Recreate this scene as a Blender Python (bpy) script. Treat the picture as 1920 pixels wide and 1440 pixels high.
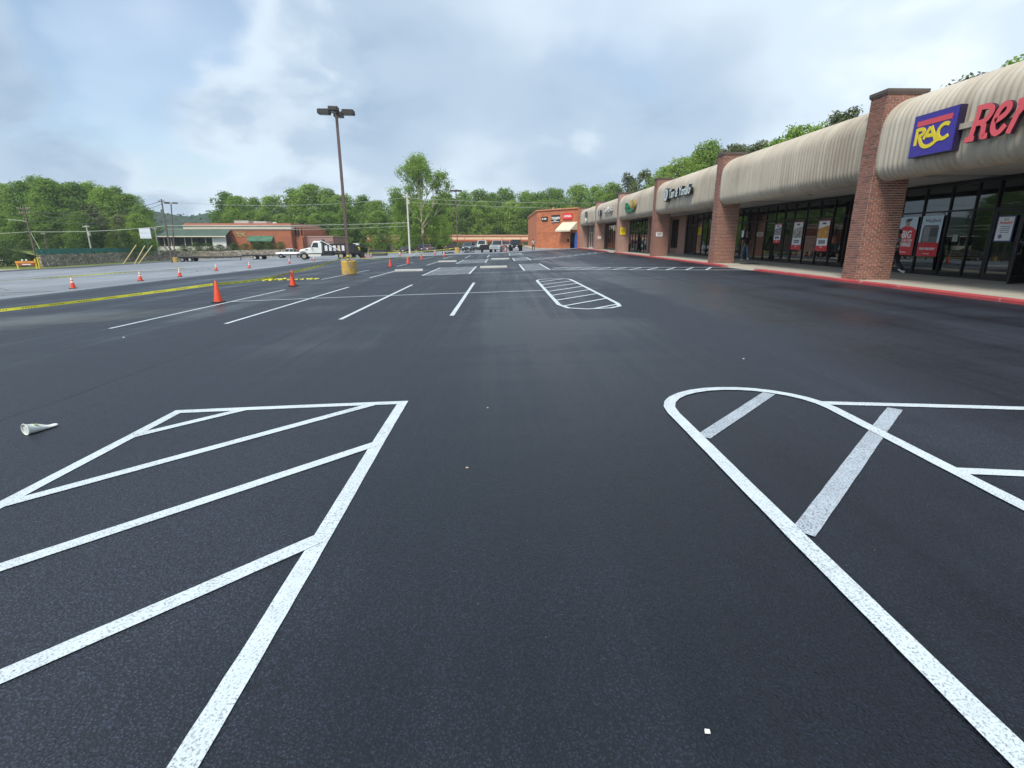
import bpy, bmesh, math, random
from mathutils import Vector, Matrix, noise as mnoise

R = math.radians
for o in list(bpy.data.objects):
    bpy.data.objects.remove(o)
scene = bpy.context.scene
C = scene.collection

# ---------------------------------------------------------------- camera
ZC = 1.65
cam_data = bpy.data.cameras.new('camera')
cam_data.sensor_width = 36.0
cam_data.lens = 36.0 * 970 / 1920
cam_data.clip_end = 6000
cam_data.clip_start = 0.05
cam = bpy.data.objects.new('camera', cam_data)
cam.location = (0, 0, ZC)
cam.rotation_euler = (R(90 - 15.719), 0, R(-1.251))
C.objects.link(cam)
scene.camera = cam

# ---------------------------------------------------------------- sky
SUN_EL, SUN_AZ = 52.0, 210.0          # azimuth clockwise from +Y: behind the camera, a little to the left
world = bpy.data.worlds.new('World')
scene.world = world
world.use_nodes = True
nt = world.node_tree
nt.nodes.clear()
def N(tree, t, **kw):
    n = tree.nodes.new(t)
    for k, v in kw.items():
        setattr(n, k, v)
    return n
def L(tree, a, b):
    tree.links.new(a, b)
def math_n(tree, op, a, b=None, c=None, clamp=False):
    n = N(tree, 'ShaderNodeMath', operation=op, use_clamp=clamp)
    for i, s in enumerate((a, b, c)):
        if s is None: continue
        if isinstance(s, (int, float)): n.inputs[i].default_value = s
        else: L(tree, s, n.inputs[i])
    return n.outputs[0]
def ramp(tree, fac, stops, interp='LINEAR'):
    n = N(tree, 'ShaderNodeValToRGB')
    n.color_ramp.interpolation = interp
    els = n.color_ramp.elements
    while len(els) < len(stops): els.new(0.5)
    for e, (p, c) in zip(els, stops):
        e.position = p
        e.color = (c, c, c, 1) if isinstance(c, (int, float)) else (*c, 1)
    L(tree, fac, n.inputs[0])
    return n.outputs[0]
def mixc(tree, fac, a, b, mode='MIX'):
    n = N(tree, 'ShaderNodeMix', data_type='RGBA', blend_type=mode)
    for i, s in ((0, fac), (6, a), (7, b)):
        if isinstance(s, (int, float)): n.inputs[i].default_value = s
        elif isinstance(s, tuple): n.inputs[i].default_value = (*s, 1)
        else: L(tree, s, n.inputs[i])
    return n.outputs[2]
out = N(nt, 'ShaderNodeOutputWorld')
bg = N(nt, 'ShaderNodeBackground')
bg.inputs[1].default_value = 1.0
L(nt, bg.outputs[0], out.inputs[0])
sky = N(nt, 'ShaderNodeTexSky', sky_type='NISHITA')
sky.sun_disc = False
sky.sun_elevation = R(SUN_EL)
sky.sun_rotation = R(SUN_AZ)
sky.air_density = 1.0; sky.dust_density = 1.4; sky.ozone_density = 1.0
skyc = mixc(nt, 1.0, sky.outputs[0], (0.092, 0.097, 0.10), 'MULTIPLY')
tc = N(nt, 'ShaderNodeTexCoord')
sep = N(nt, 'ShaderNodeSeparateXYZ'); L(nt, tc.outputs['Generated'], sep.inputs[0])
zc_ = math_n(nt, 'MAXIMUM', sep.outputs[2], 0.0)
den = math_n(nt, 'ADD', zc_, 0.42)
comb = N(nt, 'ShaderNodeCombineXYZ')
L(nt, math_n(nt, 'DIVIDE', sep.outputs[0], den), comb.inputs[0])
L(nt, math_n(nt, 'DIVIDE', sep.outputs[1], den), comb.inputs[1])
def cloud_noise(scale, detail, rough, off, dist=0.0):
    mp = N(nt, 'ShaderNodeMapping'); mp.inputs['Location'].default_value = off
    L(nt, comb.outputs[0], mp.inputs[0])
    n = N(nt, 'ShaderNodeTexNoise'); n.inputs['Scale'].default_value = scale
    n.inputs['Detail'].default_value = detail; n.inputs['Roughness'].default_value = rough
    n.inputs['Distortion'].default_value = dist
    L(nt, mp.outputs[0], n.inputs['Vector'])
    return n.outputs[0]
n_big = cloud_noise(1.15, 4, 0.50, (3.1, 1.7, 0), 0.2)
n_fine = cloud_noise(3.4, 6, 0.50, (8.4, 2.2, 0), 0.2)
n_cov = cloud_noise(0.9, 4, 0.5, (1.3, 5.9, 0), 0.2)
body = math_n(nt, 'ADD', math_n(nt, 'MULTIPLY', n_big, 0.60), math_n(nt, 'MULTIPLY', n_fine, 0.40))
def lobe(d, lo, hi):
    # a soft bank of thicker or thinner cloud around one direction of the sky
    v = Vector(d).normalized()
    dp = N(nt, 'ShaderNodeVectorMath', operation='DOT_PRODUCT')
    L(nt, tc.outputs['Generated'], dp.inputs[0]); dp.inputs[1].default_value = v
    wob = math_n(nt, 'ADD', dp.outputs['Value'], math_n(nt, 'MULTIPLY', math_n(nt, 'SUBTRACT', n_fine, 0.5), 0.07))
    mr = N(nt, 'ShaderNodeMapRange', interpolation_type='SMOOTHSTEP')
    L(nt, wob, mr.inputs[0]); mr.inputs[1].default_value = lo; mr.inputs[2].default_value = hi
    return mr.outputs[0]
def dirpx(u, v):        # sky direction from azimuth (deg right of +Y) and elevation (deg)
    return (math.sin(R(u)) * math.cos(R(v)), math.cos(R(u)) * math.cos(R(v)), math.sin(R(v)))
dark = math_n(nt, 'MULTIPLY', lobe(dirpx(13, 9.5), 0.955, 0.999), 0.14)
dark2 = math_n(nt, 'MULTIPLY', lobe(dirpx(-12, 16), 0.965, 0.999), 0.09)
lite = math_n(nt, 'MULTIPLY', lobe(dirpx(-26, 10), 0.97, 0.999), 0.16)
lite2 = math_n(nt, 'MULTIPLY', lobe(dirpx(24, 20), 0.92, 0.997), 0.15)
body = math_n(nt, 'SUBTRACT', math_n(nt, 'ADD', math_n(nt, 'ADD', body, lite), lite2), math_n(nt, 'ADD', dark, dark2))
cloud_col = ramp(nt, body, [(0.28, (0.195, 0.270, 0.372)), (0.44, (0.295, 0.372, 0.460)), (0.58, (0.425, 0.497, 0.565)), (0.76, (0.57, 0.63, 0.675))], 'EASE')
hole = lobe(dirpx(-33, 13.5), 0.978, 0.999)
cov = math_n(nt, 'ADD', n_cov, math_n(nt, 'MULTIPLY', hole, -0.36))
cover = N(nt, 'ShaderNodeMapRange', interpolation_type='SMOOTHSTEP')
L(nt, cov, cover.inputs[0]); cover.inputs[1].default_value = 0.12; cover.inputs[2].default_value = 0.40
cover.inputs[3].default_value = 0.30; cover.inputs[4].default_value = 0.97
L(nt, mixc(nt, cover.outputs[0], skyc, cloud_col), bg.inputs[0])

# ---------------------------------------------------------------- sun behind thin cloud, exposure
sun_d = bpy.data.lights.new('sun', 'SUN')
sun_d.energy = 2.1
sun_d.angle = R(16)
sun_d.color = (1.0, 0.93, 0.82)
sun = bpy.data.objects.new('sun', sun_d)
sd = Vector((math.sin(R(SUN_AZ)) * math.cos(R(SUN_EL)), math.cos(R(SUN_AZ)) * math.cos(R(SUN_EL)), math.sin(R(SUN_EL))))
sun.rotation_euler = sd.to_track_quat('Z', 'Y').to_euler()
sun.location = sd * 80
C.objects.link(sun)
scene.view_settings.view_transform = 'Standard'
scene.view_settings.look = 'None'
scene.view_settings.gamma = 1.0
scene.view_settings.exposure = 0.86
scene.view_settings.use_curve_mapping = False
scene.render.engine = 'CYCLES'

# ---------------------------------------------------------------- ground level (the lot falls to the left and away)
def sm(t, r=3.0):
    return 0.5 * (t + math.sqrt(t * t + r * r))
def gz(x, y):
    x = max(x, -80.0)
    u = max(0.0, min(1.0, (11.8 - x) / 11.8))
    h = 1.46 + .014 * max(0.0, 11.8 - x) + .006 * max(0.0, min(y, 110.0)) * u + .02 * sm(-x) + .015 * sm(-x - 9) - .03 * sm(-x - 30)
    return ZC - h

# ---------------------------------------------------------------- mesh helpers
class MB:
    def __init__(s):
        s.v = []; s.f = []; s.m = []; s.sm = []
    def add(s, vs, fs, m=0, smooth=False):
        b = len(s.v)
        s.v += [tuple(p) for p in vs]
        for f in fs:
            s.f.append(tuple(i + b for i in f)); s.m.append(m); s.sm.append(smooth)
        return s
    def box(s, x0, x1, y0, y1, z0, z1, m=0):
        vs = [(x0, y0, z0), (x1, y0, z0), (x1, y1, z0), (x0, y1, z0), (x0, y0, z1), (x1, y0, z1), (x1, y1, z1), (x0, y1, z1)]
        return s.add(vs, [(0, 3, 2, 1), (4, 5, 6, 7), (0, 1, 5, 4), (1, 2, 6, 5), (2, 3, 7, 6), (3, 0, 4, 7)], m)
    def obox(s, c, size, M=None, m=0):
        hx, hy, hz = size[0] / 2, size[1] / 2, size[2] / 2
        vs = [Vector((x, y, z)) for z in (-hz, hz) for x, y in ((-hx, -hy), (hx, -hy), (hx, hy), (-hx, hy))]
        if M is not None: vs = [M @ p for p in vs]
        vs = [p + Vector(c) for p in vs]
        return s.add(vs, [(0, 3, 2, 1), (4, 5, 6, 7), (0, 1, 5, 4), (1, 2, 6, 5), (2, 3, 7, 6), (3, 0, 4, 7)], m)
    def bar(s, p0, p1, w, h=None, m=0):
        p0, p1 = Vector(p0), Vector(p1); d = p1 - p0
        q = d.to_track_quat('X', 'Z').to_matrix()
        return s.obox((p0 + p1) / 2, (d.length, w, h or w), q, m)
    def quad(s, a, b, c, d, m=0):
        return s.add([a, b, c, d], [(0, 1, 2, 3)], m)
    def rings(s, rs, cap0=True, cap1=True, m=0, smooth=False, closed=True):
        n = len(rs[0]); vs = [p for r in rs for p in r]; fs = []
        for i in range(len(rs) - 1):
            for j in range(n if closed else n - 1):
                a, b = i * n + j, i * n + (j + 1) % n
                fs.append((a, b, b + n, a + n))
        s.add(vs, fs, m, smooth)
        if cap0: s.add(rs[0], [tuple(range(n))[::-1]], m)
        if cap1: s.add(rs[-1], [tuple(range(n))], m)
        return s
    def cyl(s, p0, p1, r0, r1=None, n=10, m=0, cap=True, smooth=True):
        r1 = r0 if r1 is None else r1
        p0, p1 = Vector(p0), Vector(p1)
        q = (p1 - p0).to_track_quat('Z', 'Y')
        rs = []
        for p, r in ((p0, r0), (p1, r1)):
            rs.append([p + q @ Vector((r * math.cos(2 * math.pi * k / n), r * math.sin(2 * math.pi * k / n), 0)) for k in range(n)])
        return s.rings(rs, cap, cap, m, smooth)
    def tube(s, pts, r, n=6, m=0):
        pts = [Vector(p) for p in pts]; rs = []
        for i, p in enumerate(pts):
            d = (pts[min(i + 1, len(pts) - 1)] - pts[max(i - 1, 0)])
            q = d.to_track_quat('Z', 'Y')
            rr = r[i] if isinstance(r, (list, tuple)) else r
            rs.append([p + q @ Vector((rr * math.cos(2 * math.pi * k / n), rr * math.sin(2 * math.pi * k / n), 0)) for k in range(n)])
        return s.rings(rs, True, True, m, True)
    def prism(s, poly, h0, h1, axis='z', m=0):
        def P(a, b, h):
            return {'z': (a, b, h), 'y': (a, h, b), 'x': (h, a, b)}[axis]
        n = len(poly)
        vs = [P(a, b, h0) for a, b in poly] + [P(a, b, h1) for a, b in poly]
        fs = [tuple(range(n))[::-1], tuple(range(n, 2 * n))] + [(i, (i + 1) % n, (i + 1) % n + n, i + n) for i in range(n)]
        return s.add(vs, fs, m)
    def build(s, name, mats, parent=None, world=False, fix=True):
        me = bpy.data.meshes.new(name)
        vs = s.v
        if world and parent is not None:
            off = parent.location
            if parent.parent is not None: off = off + parent.parent.location
            vs = [(p[0] - off[0], p[1] - off[1], p[2] - off[2]) for p in vs]
        me.from_pydata(vs, [], s.f)
        mats = mats if isinstance(mats, (list, tuple)) else [mats]
        for m in mats: me.materials.append(m)
        me.polygons.foreach_set('material_index', s.m)
        me.polygons.foreach_set('use_smooth', s.sm)
        if fix:
            bm = bmesh.new(); bm.from_mesh(me)
            bmesh.ops.recalc_face_normals(bm, faces=bm.faces)
            bm.to_mesh(me); bm.free()
        me.update()
        return link(name, me, parent)
def link(name, me, parent=None):
    o = bpy.data.objects.new(name, me)
    C.objects.link(o)
    if parent is not None: o.parent = parent
    return o
def thing(name, label, cat, loc=(0, 0, 0), rz=0.0, group=None):
    o = bpy.data.objects.new(name, None)
    o.empty_display_size = 0.3
    C.objects.link(o)
    o.location = loc; o.rotation_euler = (0, 0, rz)
    return tag(o, label, cat, group)
def tag(o, label, cat, group=None):
    o['label'] = label; o['category'] = cat
    if group: o['group'] = group
    return o
def struct(o):
    o['kind'] = 'structure'; return o
def copy_tree(o, parent=None):
    c = o.copy(); C.objects.link(c)
    if parent is not None: c.parent = parent
    for ch in list(o.children): copy_tree(ch, c)
    return c
# frames for things fixed to walls: local x to the viewer's right, y up, z out of the wall
M_LOT = Matrix(((0, 0, -1), (-1, 0, 0), (0, 1, 0))).to_4x4()      # walls facing -x
M_CAM = Matrix(((1, 0, 0), (0, 0, -1), (0, 1, 0))).to_4x4()       # walls facing -y
def wall_thing(name, label, cat, loc, M, group=None):
    o = thing(name, label, cat, (0, 0, 0), 0, group)
    o.matrix_world = Matrix.Translation(loc) @ M
    return o
def text_part(name, body, mat, parent, loc, size, ext=0.004, shear=0.0, bold=0.0, sx=1.0, align='CENTER', rot=0.0):
    cu = bpy.data.curves.new(name, 'FONT')
    cu.body = body; cu.size = size; cu.extrude = ext; cu.shear = shear; cu.offset = bold
    cu.align_x = align; cu.align_y = 'CENTER'; cu.resolution_u = 3
    tmp = bpy.data.objects.new('tmp', cu); C.objects.link(tmp)
    dg = bpy.context.evaluated_depsgraph_get()
    me = bpy.data.meshes.new_from_object(tmp.evaluated_get(dg))
    bpy.data.objects.remove(tmp); bpy.data.curves.remove(cu)
    me.name = name
    me.transform(Matrix.Translation(loc) @ Matrix.Rotation(rot, 4, 'Z') @ Matrix.Diagonal((sx, 1, 1, 1)))
    me.materials.clear(); me.materials.append(mat)
    return link(name, me, parent)

# ---------------------------------------------------------------- materials
MATS = {}
def base_mat(name):
    m = bpy.data.materials.new(name); m.use_nodes = True
    t = m.node_tree; b = t.nodes['Principled BSDF']
    return m, t, b
def coords(t, kind='Object', scale=(1, 1, 1), rot=(0, 0, 0)):
    tcn = N(t, 'ShaderNodeTexCoord'); mp = N(t, 'ShaderNodeMapping')
    mp.inputs['Scale'].default_value = scale; mp.inputs['Rotation'].default_value = rot
    L(t, tcn.outputs[kind], mp.inputs[0])
    return mp.outputs[0]
def wpos(t, scale=(1, 1, 1)):
    g = N(t, 'ShaderNodeNewGeometry'); mp = N(t, 'ShaderNodeMapping')
    mp.inputs['Scale'].default_value = scale
    L(t, g.outputs['Position'], mp.inputs[0])
    return mp.outputs[0]
def noise_n(t, vec, scale, detail=4, rough=0.55, dist=0.0):
    n = N(t, 'ShaderNodeTexNoise')
    n.inputs['Scale'].default_value = scale; n.inputs['Detail'].default_value = detail
    n.inputs['Roughness'].default_value = rough; n.inputs['Distortion'].default_value = dist
    L(t, vec, n.inputs['Vector'])
    return n.outputs[0]
def bump_n(t, b, height, strength=0.3, dist=0.01):
    n = N(t, 'ShaderNodeBump'); n.inputs['Strength'].default_value = strength; n.inputs['Distance'].default_value = dist
    L(t, height, n.inputs['Height']); L(t, n.outputs[0], b.inputs['Normal'])
def plain(name, col, rough=0.6, metal=0.0, var=0.15, scale=3.0, bump=0.0, spec=0.5, coat=0.0):
    if name in MATS: return MATS[name]
    m, t, b = base_mat(name)
    v = coords(t)
    n1 = noise_n(t, v, scale, 6, 0.6)
    dk = tuple(c * (1 - var) for c in col); lt = tuple(min(1, c * (1 + var)) for c in col)
    L(t, ramp(t, n1, [(0.3, dk), (0.7, lt)]), b.inputs['Base Color'])
    n2 = noise_n(t, v, scale * 3.1, 4, 0.6)
    L(t, ramp(t, n2, [(0.3, max(0.02, rough - 0.08)), (0.7, min(1, rough + 0.08))]), b.inputs['Roughness'])
    b.inputs['Metallic'].default_value = metal
    b.inputs['Specular IOR Level'].default_value = spec
    if coat: b.inputs['Coat Weight'].default_value = coat; b.inputs['Coat Roughness'].default_value = 0.06
    if bump: bump_n(t, b, n2, bump, 0.01)
    MATS[name] = m
    return m

def m_asphalt_new():
    m, t, b = base_mat('fresh_asphalt')
    p = wpos(t)
    # sealer passes along the drive lanes, faint wide bands that meander
    band = noise_n(t, wpos(t, (0.42, 0.018, 0)), 1.0, 3, 0.5, 0.4)
    patch = noise_n(t, wpos(t, (0.20, 0.08, 0)), 1.0, 5, 0.6, 0.4)
    cross = noise_n(t, wpos(t, (0.05, 0.55, 0)), 1.0, 3, 0.5, 0.8)
    streak = noise_n(t, wpos(t, (3.0, 0.10, 0)), 1.0, 4, 0.6, 0.5)
    agg = N(t, 'ShaderNodeTexVoronoi'); agg.inputs['Scale'].default_value = 80.0; L(t, p, agg.inputs['Vector'])
    agg2 = N(t, 'ShaderNodeTexVoronoi'); agg2.inputs['Scale'].default_value = 150.0; L(t, p, agg2.inputs['Vector'])
    grit = noise_n(t, p, 60.0, 4, 0.72)
    tone = math_n(t, 'ADD', math_n(t, 'ADD', math_n(t, 'MULTIPLY', band, 0.40), math_n(t, 'MULTIPLY', patch, 0.28)), math_n(t, 'ADD', math_n(t, 'MULTIPLY', cross, 0.17), math_n(t, 'MULTIPLY', streak, 0.15)))
    # dusty patch by the taped edge and a dark scuff between the stalls
    def blot(cx, cy, rx, ry, soft):
        mp = N(t, 'ShaderNodeMapping'); mp.vector_type = 'POINT'
        mp.inputs['Location'].default_value = (-cx / rx, -cy / ry, 0); mp.inputs['Scale'].default_value = (1 / rx, 1 / ry, 0)
        g_ = N(t, 'ShaderNodeNewGeometry'); L(t, g_.outputs['Position'], mp.inputs[0])
        ln = N(t, 'ShaderNodeVectorMath', operation='LENGTH'); L(t, mp.outputs[0], ln.inputs[0])
        wob = math_n(t, 'ADD', ln.outputs['Value'], math_n(t, 'MULTIPLY', math_n(t, 'SUBTRACT', noise_n(t, wpos(t, (0.5, 1.3, 0)), 1.0, 5, 0.65), 0.5), 1.5))
        return ramp(t, wob, [(0.55 - soft, 1.0), (min(1.0, 0.55 + soft), 0.0)])
    dust = blot(-13.0, 14.8, 5.0, 2.2, 0.4)
    for q in (blot(-4.9, 14.2, 1.0, 2.0, 0.4), blot(6.5, 12.5, 2.4, 9.0, 0.4), blot(0.35, 13.0, 0.85, 11.0, 0.35), blot(-13.5, 24.0, 2.5, 14.0, 0.4), blot(4.6, 30.0, 1.6, 16.0, 0.4), blot(-3.0, 8.6, 6.0, 0.9, 0.4)):
        tone = math_n(t, 'SUBTRACT', tone, math_n(t, 'MULTIPLY', q, 0.045))
    for q in (blot(3.3, 10.5, 1.6, 8.0, 0.4), blot(-1.6, 9.5, 0.9, 6.0, 0.4), blot(9.5, 20.0, 1.4, 16.0, 0.4), blot(-6.5, 9.5, 2.0, 3.5, 0.4)):
        tone = math_n(t, 'ADD', tone, math_n(t, 'MULTIPLY', q, 0.035))
    c = ramp(t, tone, [(0.43, (0.0076, 0.0114, 0.0212)), (0.495, (0.0164, 0.0226, 0.0378)), (0.56, (0.0325, 0.0422, 0.0640))])
    spk = ramp(t, agg.outputs['Distance'], [(0.05, 1.6), (0.50, 0.45)])
    c = mixc(t, 1.0, c, spk, 'MULTIPLY')
    gsp = ramp(t, grit, [(0.30, 0.12), (0.42, 1.0), (0.56, 1.05), (0.70, 2.1)])
    c = mixc(t, 1.0, c, gsp, 'MULTIPLY')
    # joints between the paving passes
    gx_ = N(t, 'ShaderNodeSeparateXYZ'); L(t, wpos(t), gx_.inputs[0])
    wv = math_n(t, 'MULTIPLY', math_n(t, 'SUBTRACT', noise_n(t, wpos(t, (0.0, 0.35, 0)), 1.0, 4, 0.6), 0.5), 0.5)
    for jx, jw in ((0.95, 0.010), (5.4, 0.014), (-5.2, 0.012), (-11.5, 0.016), (8.9, 0.012)):
        dj = math_n(t, 'ABSOLUTE', math_n(t, 'ADD', math_n(t, 'SUBTRACT', gx_.outputs[0], jx), wv))
        c = mixc(t, math_n(t, 'MULTIPLY', ramp(t, dj, [(jw, 1.0), (jw * 3.5, 0.0)]), 0.55), c, (0.006, 0.008, 0.012))
    # a scatter of pale chips of stone showing through
    chips = N(t, 'ShaderNodeTexVoronoi'); chips.inputs['Scale'].default_value = 6.0; L(t, p, chips.inputs['Vector'])
    chip = math_n(t, 'LESS_THAN', chips.outputs['Distance'], 0.018)
    c = mixc(t, math_n(t, 'MULTIPLY', chip, 0.45), c, (0.30, 0.30, 0.28))
    c = mixc(t, math_n(t, 'MULTIPLY', dust, 0.55), c, (0.115, 0.115, 0.11))
    L(t, c, b.inputs['Base Color'])
    L(t, ramp(t, tone, [(0.43, 0.30), (0.56, 0.68)]), b.inputs['Roughness'])
    b.inputs['Specular IOR Level'].default_value = 0.42
    hgt = math_n(t, 'ADD', math_n(t, 'MULTIPLY', agg.outputs['Distance'], -0.8), math_n(t, 'ADD', math_n(t, 'MULTIPLY', grit, 0.6), math_n(t, 'MULTIPLY', agg2.outputs['Distance'], -0.6)))
    bump_n(t, b, hgt, 0.7, 0.005)
    return m
def m_asphalt_old(name, lo, hi):
    m, t, b = base_mat(name)
    p = wpos(t)
    big = noise_n(t, wpos(t, (0.10, 0.03, 0)), 1.0, 5, 0.6, 0.6)
    mid = noise_n(t, wpos(t, (0.9, 0.25, 0)), 1.0, 4, 0.6)
    grit = noise_n(t, p, 40.0, 4, 0.65)
    cr = N(t, 'ShaderNodeTexVoronoi', feature='DISTANCE_TO_EDGE'); cr.inputs['Scale'].default_value = 0.16; L(t, p, cr.inputs['Vector'])
    tone = math_n(t, 'ADD', math_n(t, 'MULTIPLY', big, 0.65), math_n(t, 'MULTIPLY', mid, 0.35))
    c = ramp(t, tone, [(0.36, lo), (0.62, hi)])
    c = mixc(t, 1.0, c, ramp(t, grit, [(0.3, 0.75), (0.7, 1.2)]), 'MULTIPLY')
    crack = math_n(t, 'LESS_THAN', cr.outputs['Distance'], 0.006)
    c = mixc(t, math_n(t, 'MULTIPLY', crack, 0.7), c, (0.02, 0.02, 0.022))
    L(t, c, b.inputs['Base Color'])
    b.inputs['Roughness'].default_value = 0.75
    bump_n(t, b, grit, 0.4, 0.005)
    return m
def m_paint(name, col, wear=0.10, thin=0.0):
    m, t, b = base_mat(name)
    p = wpos(t)
    n1 = noise_n(t, p, 85.0, 4, 0.7)
    n2 = noise_n(t, p, 1.6, 4, 0.6)
    n3 = noise_n(t, p, 9.0, 3, 0.6)
    k = math_n(t, 'ADD', n1, math_n(t, 'MULTIPLY', math_n(t, 'SUBTRACT', n2, 0.5), 0.20))
    f = ramp(t, k, [(0.38 + thin * 0.5, 0.0), (0.47 + thin, 1.0)])
    cc = ramp(t, n3, [(0.25, tuple(c * 0.86 for c in col)), (0.7, col)])
    c = mixc(t, f, tuple(0.42 * c for c in col) if not thin else tuple(0.30 * c for c in col), cc)
    L(t, c, b.inputs['Base Color'])
    b.inputs['Roughness'].default_value = 0.55
    bump_n(t, b, n1, 0.35, 0.004)
    return m
def m_brickwork(name, brick, mortar, bw=0.205, bh=0.0755, joint=0.011):
    # far brickwork: joints by texture in wall metres (x+y runs along either face)
    m, t, b = base_mat(name)
    g = N(t, 'ShaderNodeNewGeometry'); s = N(t, 'ShaderNodeSeparateXYZ'); L(t, g.outputs['Position'], s.inputs[0])
    cb = N(t, 'ShaderNodeCombineXYZ')
    L(t, math_n(t, 'ADD', s.outputs[0], s.outputs[1]), cb.inputs[0]); L(t, s.outputs[2], cb.inputs[1])
    br = N(t, 'ShaderNodeTexBrick'); L(t, cb.outputs[0], br.inputs['Vector'])
    br.inputs['Scale'].default_value = 1.0
    br.inputs['Brick Width'].default_value = bw; br.inputs['Row Height'].default_value = bh
    br.inputs['Mortar Size'].default_value = joint; br.inputs['Mortar Smooth'].default_value = 0.2
    br.inputs['Color1'].default_value = (*[c * 0.78 for c in brick], 1); br.inputs['Color2'].default_value = (*[min(1, c * 1.18) for c in brick], 1)
    br.inputs['Mortar'].default_value = (*mortar, 1)
    n = noise_n(t, g.outputs['Position'], 0.7, 5, 0.6)
    c = mixc(t, 1.0, br.outputs[0], ramp(t, n, [(0.3, 0.82), (0.7, 1.12)]), 'MULTIPLY')
    L(t, c, b.inputs['Base Color']); b.inputs['Roughness'].default_value = 0.85
    bump_n(t, b, br.outputs['Fac'], -0.4, 0.01)
    return m
def m_island(name, cols, rough=0.85):
    # every loose piece of the mesh, and every object, takes its own tone
    m, t, b = base_mat(name)
    g = N(t, 'ShaderNodeNewGeometry'); oi = N(t, 'ShaderNodeObjectInfo')
    r = math_n(t, 'FRACT', math_n(t, 'ADD', g.outputs['Random Per Island'], oi.outputs['Random']))
    n = len(cols)
    c = ramp(t, r, [(i / max(1, n - 1), q) for i, q in enumerate(cols)])
    nz = noise_n(t, g.outputs['Position'], 28.0, 4, 0.7)
    c = mixc(t, 1.0, c, ramp(t, nz, [(0.25, 0.72), (0.75, 1.2)]), 'MULTIPLY')
    L(t, c, b.inputs['Base Color']); b.inputs['Roughness'].default_value = rough
    bump_n(t, b, nz, 0.4, 0.006)
    return m
def m_leaf(name, dark, light, trans=0.35):
    m, t, b = base_mat(name)
    g = N(t, 'ShaderNodeNewGeometry'); oi = N(t, 'ShaderNodeObjectInfo')
    r = math_n(t, 'ADD', math_n(t, 'MULTIPLY', g.outputs['Random Per Island'], 0.45), math_n(t, 'MULTIPLY', oi.outputs['Random'], 0.55))
    c = ramp(t, r, [(0.05, dark), (0.95, light)])
    L(t, c, b.inputs['Base Color']); b.inputs['Roughness'].default_value = 0.6
    b.inputs['Specular IOR Level'].default_value = 0.25
    tr = N(t, 'ShaderNodeBsdfTranslucent'); L(t, mixc(t, 1.0, c, (1.25, 1.3, 0.7), 'MULTIPLY'), tr.inputs[0])
    mx = N(t, 'ShaderNodeMixShader'); mx.inputs[0].default_value = trans
    L(t, b.outputs[0], mx.inputs[1]); L(t, tr.outputs[0], mx.inputs[2])
    L(t, mx.outputs[0], t.nodes['Material Output'].inputs[0])
    return m
def m_glass(name, tint=(0.30, 0.36, 0.36), ior=1.9, rough=0.0):
    m, t, b = base_mat(name)
    tr = N(t, 'ShaderNodeBsdfTransparent'); tr.inputs[0].default_value = (*tint, 1)
    gl = N(t, 'ShaderNodeBsdfGlossy'); gl.inputs['Roughness'].default_value = rough; gl.inputs[0].default_value = (0.9, 0.95, 0.95, 1)
    fr = N(t, 'ShaderNodeFresnel'); fr.inputs[0].default_value = ior
    nz = noise_n(t, wpos(t), 0.55, 2, 0.5)
    bp = N(t, 'ShaderNodeBump'); bp.inputs['Strength'].default_value = 0.04; bp.inputs['Distance'].default_value = 0.05
    L(t, nz, bp.inputs['Height']); L(t, bp.outputs[0], gl.inputs['Normal'])
    mx = N(t, 'ShaderNodeMixShader'); L(t, fr.outputs[0], mx.inputs[0])
    L(t, tr.outputs[0], mx.inputs[1]); L(t, gl.outputs[0], mx.inputs[2])
    L(t, mx.outputs[0], t.nodes['Material Output'].inputs[0])
    return m
def m_grass(name, a, b_, c_):
    m, t, b = base_mat(name)
    p = wpos(t)
    n1 = noise_n(t, p, 0.12, 6, 0.65); n2 = noise_n(t, p, 2.5, 5, 0.7)
    k = math_n(t, 'ADD', math_n(t, 'MULTIPLY', n1, 0.6), math_n(t, 'MULTIPLY', n2, 0.4))
    L(t, ramp(t, k, [(0.35, a), (0.5, b_), (0.66, c_)]), b.inputs['Base Color'])
    b.inputs['Roughness'].default_value = 0.9; b.inputs['Specular IOR Level'].default_value = 0.1
    bump_n(t, b, n2, 0.8, 0.05)
    return m
def m_stone(name):
    m, t, b = base_mat(name)
    p = wpos(t, (1.0, 1.0, 1.7))
    v = N(t, 'ShaderNodeTexVoronoi'); v.inputs['Scale'].default_value = 2.3; L(t, p, v.inputs['Vector'])
    e = N(t, 'ShaderNodeTexVoronoi', feature='DISTANCE_TO_EDGE'); e.inputs['Scale'].default_value = 2.3; L(t, p, e.inputs['Vector'])
    sp = N(t, 'ShaderNodeSeparateColor'); L(t, v.outputs['Color'], sp.inputs[0])
    n = noise_n(t, p, 0.6, 5, 0.6)
    k = math_n(t, 'ADD', math_n(t, 'MULTIPLY', sp.outputs[0], 0.5), math_n(t, 'MULTIPLY', n, 0.5))
    c = ramp(t, k, [(0.2, (0.15, 0.125, 0.10)), (0.5, (0.30, 0.26, 0.21)), (0.8, (0.50, 0.43, 0.34))])
    c = mixc(t, ramp(t, e.outputs['Distance'], [(0.02, 1.0), (0.07, 0.0)]), c, (0.07, 0.065, 0.055))
    L(t, c, b.inputs['Base Color']); b.inputs['Roughness'].default_value = 0.9
    bump_n(t, b, e.outputs['Distance'], 0.8, 0.08)
    return m
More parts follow.
